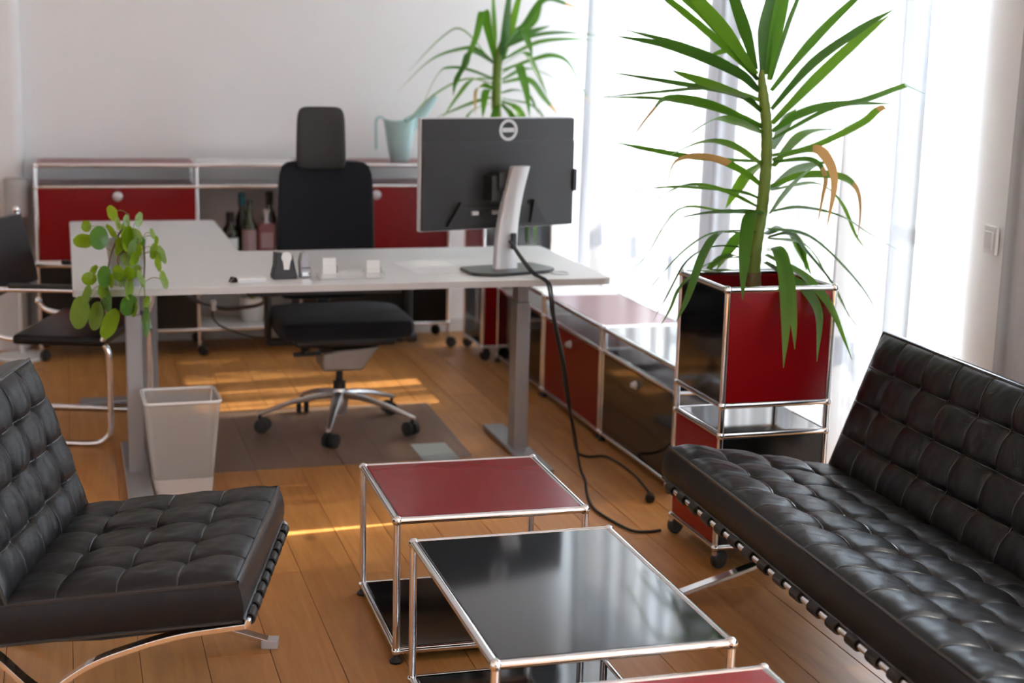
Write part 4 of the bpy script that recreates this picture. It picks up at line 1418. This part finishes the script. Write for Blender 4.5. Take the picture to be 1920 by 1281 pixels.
def bottle(label, x, y, r, h, mat, neck=.013, cap=None, lab=None, shoulder=.6, lz=(.12, .42)):
    t = thing('bottle', label, 'bottle', (x, y, SZ), 0, 'bottles on the sideboard shelf')
    MB().lathe([(r * .9, 0), (r, .006), (r, h * shoulder), (r * .85, h * (shoulder + .07)), (neck * 1.15, h * (shoulder + .17)), (neck, h * .9), (neck, h)], (0, 0, 0), 18).build('glass', mat, t)
    if cap:
        MB().lathe([(neck * 1.2, h * .80), (neck * 1.25, h * .82), (neck * 1.25, h + .004), (1e-6, h + .006)], (0, 0, 0), 14).build('capsule', cap, t)
    if lab:
        MB().lathe([(r * 1.015, h * lz[0]), (r * 1.015, h * lz[1])], (0, 0, 0), 18).build('label', lab, t)
    return t


bottle('short dark bottle with a white label, the bottle nearest the plant end of the shelf', .775, 7.72, .04, .205, M['bottle'], .017, M['plastic'], M['paper'], .55, (.12, .4))
bottle('bottle with a teal foil neck standing behind the olive green bottle', .845, 7.80, .036, .295, M['bottle'], .015, M['teal'], None, .55)
bottle('olive green wine bottle with a blush pink label on the sideboard shelf', .872, 7.71, .038, .27, M['bottle_green'], .015, None, M['blush'], .5, (.05, .46))
bottle('dark wine bottle half hidden behind the rose square bottle', .985, 7.82, .038, .30, M['bottle'], .016, M['plastic'], None, .55)
t = thing('bottle', 'square rose coloured bottle with a silver neck next to the office chair', 'bottle', (.955, 7.70, SZ), 0, 'bottles on the sideboard shelf')
MB().box(-.042, .042, -.03, .03, 0, .155, bevel=.006).build('carton', M['pink'], t)
MB().lathe([(.02, .155), (.013, .17), (.013, .205), (.016, .206), (.016, .225), (1e-6, .226)], (0, 0, 0), 14).build('neck', M['silver'], t)
MB().box(-.03, .03, -.0325, -.0305, .03, .11).build('label', M['blush'], t)

wp = thing('white_pot', 'white ceramic pot with a small green plant on the bottom shelf of the sideboard', 'pot', (.885, 7.74, .1385), 0)
MB().lathe([(.05, 0), (.055, .006), (.068, .125), (.064, .125), (.058, .105), (1e-6, .105)], (0, 0, 0), 22).build('pot', M['white'], wp)
rnd = random.Random(5)
for k in range(9):
    a = rnd.uniform(0, 2 * pi)
    rr = rnd.uniform(.03, .075)
    p0 = Vector((0, 0, .1))
    p2 = Vector((rr * cos(a), rr * sin(a), .15 + rnd.uniform(0, .05)))
    pts = spline([p0, (p0 + p2) / 2 + Vector((0, 0, .03)), p2], 5)
    vs, fs = [], []
    for i, p in enumerate(pts):
        w = .016 * sin(pi * min(1, (i + .3) / (len(pts) - .4))) + .001
        sd = Vector((-sin(a), cos(a), 0)) * w
        vs += [p - sd, p + sd]
    for i in range(len(pts) - 1):
        fs.append((2 * i, 2 * i + 1, 2 * i + 3, 2 * i + 2))
    MB().add(vs, fs, True).build('leaf', M['pg'], wp)

# ------------------------------------------------------------------ floor things
wb_ = thing('waste_basket', 'white wire-mesh waste basket standing beside the desk leg', 'basket', (.351, 5.288, 0), .02)


def frust(z):
    t = z / .335
    return .098 + .030 * t, .086 + .030 * t


b = MB()
vs, fs = [], []
n = 28
lv = [0.004, .08, .16, .24, .33]


def rrect(hx, hy, r, n=5):
    return rounded([(-hx, -hy), (hx, -hy), (hx, hy), (-hx, hy)], r, n)


for z in lv:
    hx, hy = frust(z)
    vs += [(a, c, z) for a, c in rrect(hx, hy, .022)]
k_ = len(rrect(.1, .1, .02))
for i in range(len(lv) - 1):
    for k in range(k_):
        fs.append((i * k_ + k, i * k_ + (k + 1) % k_, (i + 1) * k_ + (k + 1) % k_, (i + 1) * k_ + k))
MB().add(vs, fs, True).build('mesh_wall', M['mesh'], wb_)
hx, hy = frust(.335)
loop = [(a, c, .333) for a, c in rrect(hx, hy, .022)]
MB().sweep(loop + [loop[0]], .0055, 8, caps=False).build('rim', M['white'], wb_)
hx, hy = frust(.0)
MB().prism(rrect(hx, hy, .022), .0, .004).build('bottom', M['white'], wb_)
vs, fs = [], []
for z in (.004, .055):
    hx, hy = frust(z)
    vs += [(a * 1.004, c * 1.004, z) for a, c in rrect(hx, hy, .022)]
for k in range(k_):
    fs.append((k, (k + 1) % k_, k_ + (k + 1) % k_, k_ + k))
MB().add(vs, fs, True).build('solid_band', M['band'], wb_)
for sx in (-1, 1):
    for sy in (-1, 1):
        a, c = frust(.01)
        a2, c2 = frust(.333)
        MB().tube((sx * (a - .008), sy * (c - .008), .01), (sx * (a2 - .008), sy * (c2 - .008), .33), .003, 6).build('corner_wire', M['white'], wb_)

lp = thing('floor_lamp', 'white floor lamp with a cylindrical shade and round base in the far corner', 'lamp', (-.245, 7.66, 0))
MB().lathe([(.125, 0), (.128, .006), (.125, .016), (.02, .022)], (0, 0, 0), 32).build('base', M['white'], lp)
MB().tube((0, 0, .02), (0, 0, .72), .013, 12).build('pole', M['white'], lp)
MB().lathe([(.058, .70), (.06, .71), (.06, .865), (.057, .88), (1e-6, .884)], (0, 0, 0), 28).build('shade', M['shade'], lp)

# tubular cantilever chair beside the desk wing
cc = thing('cantilever_chair', 'black leather cantilever chair on chrome tubes beside the short wing of the desk', 'chair', (.01, 6.22, 0), R(-18))
for sy in (-1, 1):
    y = sy * .285
    run = spline([(-.25, y, .465), (-.225, y, .435), (-.18, y, .42), (-.1, y, .416), (.12, y, .42), (.185, y, .41), (.212, y, .375), (.215, y, .30), (.212, y, .09), (.195, y, .035), (.14, y, .0125), (0, y, .0125), (-.26, y, .0125)], 5)
    MB().sweep(run, .0115, 10).ball((-.25, y, .468), .016, 10).build('side_tube', M['chrome'], cc)
    ya = sy * .315
    arm = spline([(.20, ya, .425), (.225, ya, .50), (.215, ya, .58), (.16, ya, .612), (0, ya, .616), (-.34, ya, .612)], 5)
    MB().sweep(arm, .0105, 10).build('arm_tube', M['chrome'], cc)
    MB().box(-.155, .14, ya - .018, ya + .018, .621, .638, bevel=.007).build('arm_pad', M['strap'], cc)
    bk = spline([(-.262, sy * .275, .57), (-.285, sy * .275, .68), (-.325, sy * .275, .845)], 5)
    MB().sweep(bk, .0105, 10).ball((-.325, sy * .275, .85), .016, 10).tube((-.268, sy * .27, .613), (-.268, sy * .32, .613), .008, 8).build('back_tube', M['chrome'], cc)
MB().tube((-.26, -.285, .0125), (-.26, .285, .0125), .0115, 10).build('rear_tube', M['chrome'], cc)
MB().box(-.155, .205, -.302, .302, .398, .436, bevel=.014, seg=3).build('seat', M['leather'], cc)
vs, fs = [], []
prof = [(-.258, .555), (-.264, .60), (-.285, .68), (-.303, .76), (-.322, .835)]
for x, z in prof:
    for y, dx in ((-.29, 0), (-.1, -.012), (.1, -.012), (.29, 0)):
        vs.append((x + dx + .012, y, z))
for x, z in prof:
    for y, dx in ((-.29, 0), (-.1, -.012), (.1, -.012), (.29, 0)):
        vs.append((x + dx - .012, y, z))
for i in range(4):
    for k in range(3):
        a = i * 4 + k
        fs += [(a, a + 1, a + 5, a + 4), (a + 20, a + 24, a + 25, a + 21)]
    fs += [(i * 4, (i + 1) * 4, (i + 1) * 4 + 20, i * 4 + 20), (i * 4 + 3, i * 4 + 23, (i + 1) * 4 + 23, (i + 1) * 4 + 3)]
for k in range(3):
    fs += [(k, k + 20, k + 21, k + 1), (16 + k, 17 + k, 37 + k, 36 + k)]
MB().add(vs, fs, True).build('backrest', M['leather'], cc, bevel=.004)

# ------------------------------------------------------------------ cables
def cable(name, label, pts, r, mat, plug=None):
    t = thing(name, label, 'cable', pts[0])
    MB().sweep(spline(pts, 7), r, 7).build('cord', mat, t, world=True)
    if plug:
        a, d = Vector(plug[0]), Vector(plug[1]).normalized()
        MB().sweep([a, a + d * .02, a + d * .045, a + d * .05], .012, 10, radii=[.006, .016, .018, .013]).build('plug', M['plastic'], t, world=True)
    return t


cable('monitor_cable', 'black cable running from the monitor over the desk edge to behind the planter caster', [(1.557, 5.345, .855), (1.585, 5.30, .80), (1.61, 5.22, .752), (1.632, 5.15, .738), (1.64, 5.118, .715), (1.655, 5.115, .62), (1.70, 5.13, .45), (1.735, 5.16, .30), (1.775, 5.17, .15), (1.79, 5.14, .03), (1.785, 5.067, .006), (1.725, 4.86, .006), (1.70, 4.69, .006), (1.737, 4.48, .006), (1.79, 4.445, .006), (1.838, 4.45, .006)], .005, M['plastic'])
cable('power_cable', 'black power cable with a plug lying on the floor beside the low cabinets', [(1.565, 5.343, .85), (1.60, 5.30, .79), (1.622, 5.22, .75), (1.642, 5.15, .738), (1.651, 5.116, .712), (1.668, 5.118, .60), (1.712, 5.135, .44), (1.75, 5.18, .29), (1.80, 5.26, .13), (1.85, 5.35, .03), (1.90, 5.36, .006), (1.97, 5.34, .006), (1.985, 5.10, .006), (1.955, 4.86, .008), (1.935, 4.79, .014)], .0045, M['plastic'], ((1.935, 4.80, .018), (-.35, -1, 0)))
cable('desk_cable', 'thick black cable sagging under the desk in front of the sideboard', [(.42, 6.6, .64), (.47, 6.6, .48), (.54, 6.6, .435), (.62, 6.6, .41), (.70, 6.58, .412), (.78, 6.5, .44), (.77, 6.35, .50), (.66, 6.1, .60), (.62, 5.85, .65)], .008, M['plastic'])
cable('thin_cable', 'thin dark cable drooping from a small white connector under the desk', [(.585, 6.61, .425), (.585, 6.61, .37), (.61, 6.6, .335), (.66, 6.6, .31), (.74, 6.6, .28), (.83, 6.6, .27)], .004, M['plastic'])
wcn = thing('cable_connector', 'small white connector block on the sagging cable under the desk', 'connector', (.585, 6.597, .40))
MB().box(-.011, .011, -.012, .008, -.0, .045, bevel=.003).build('block', M['white'], wcn)
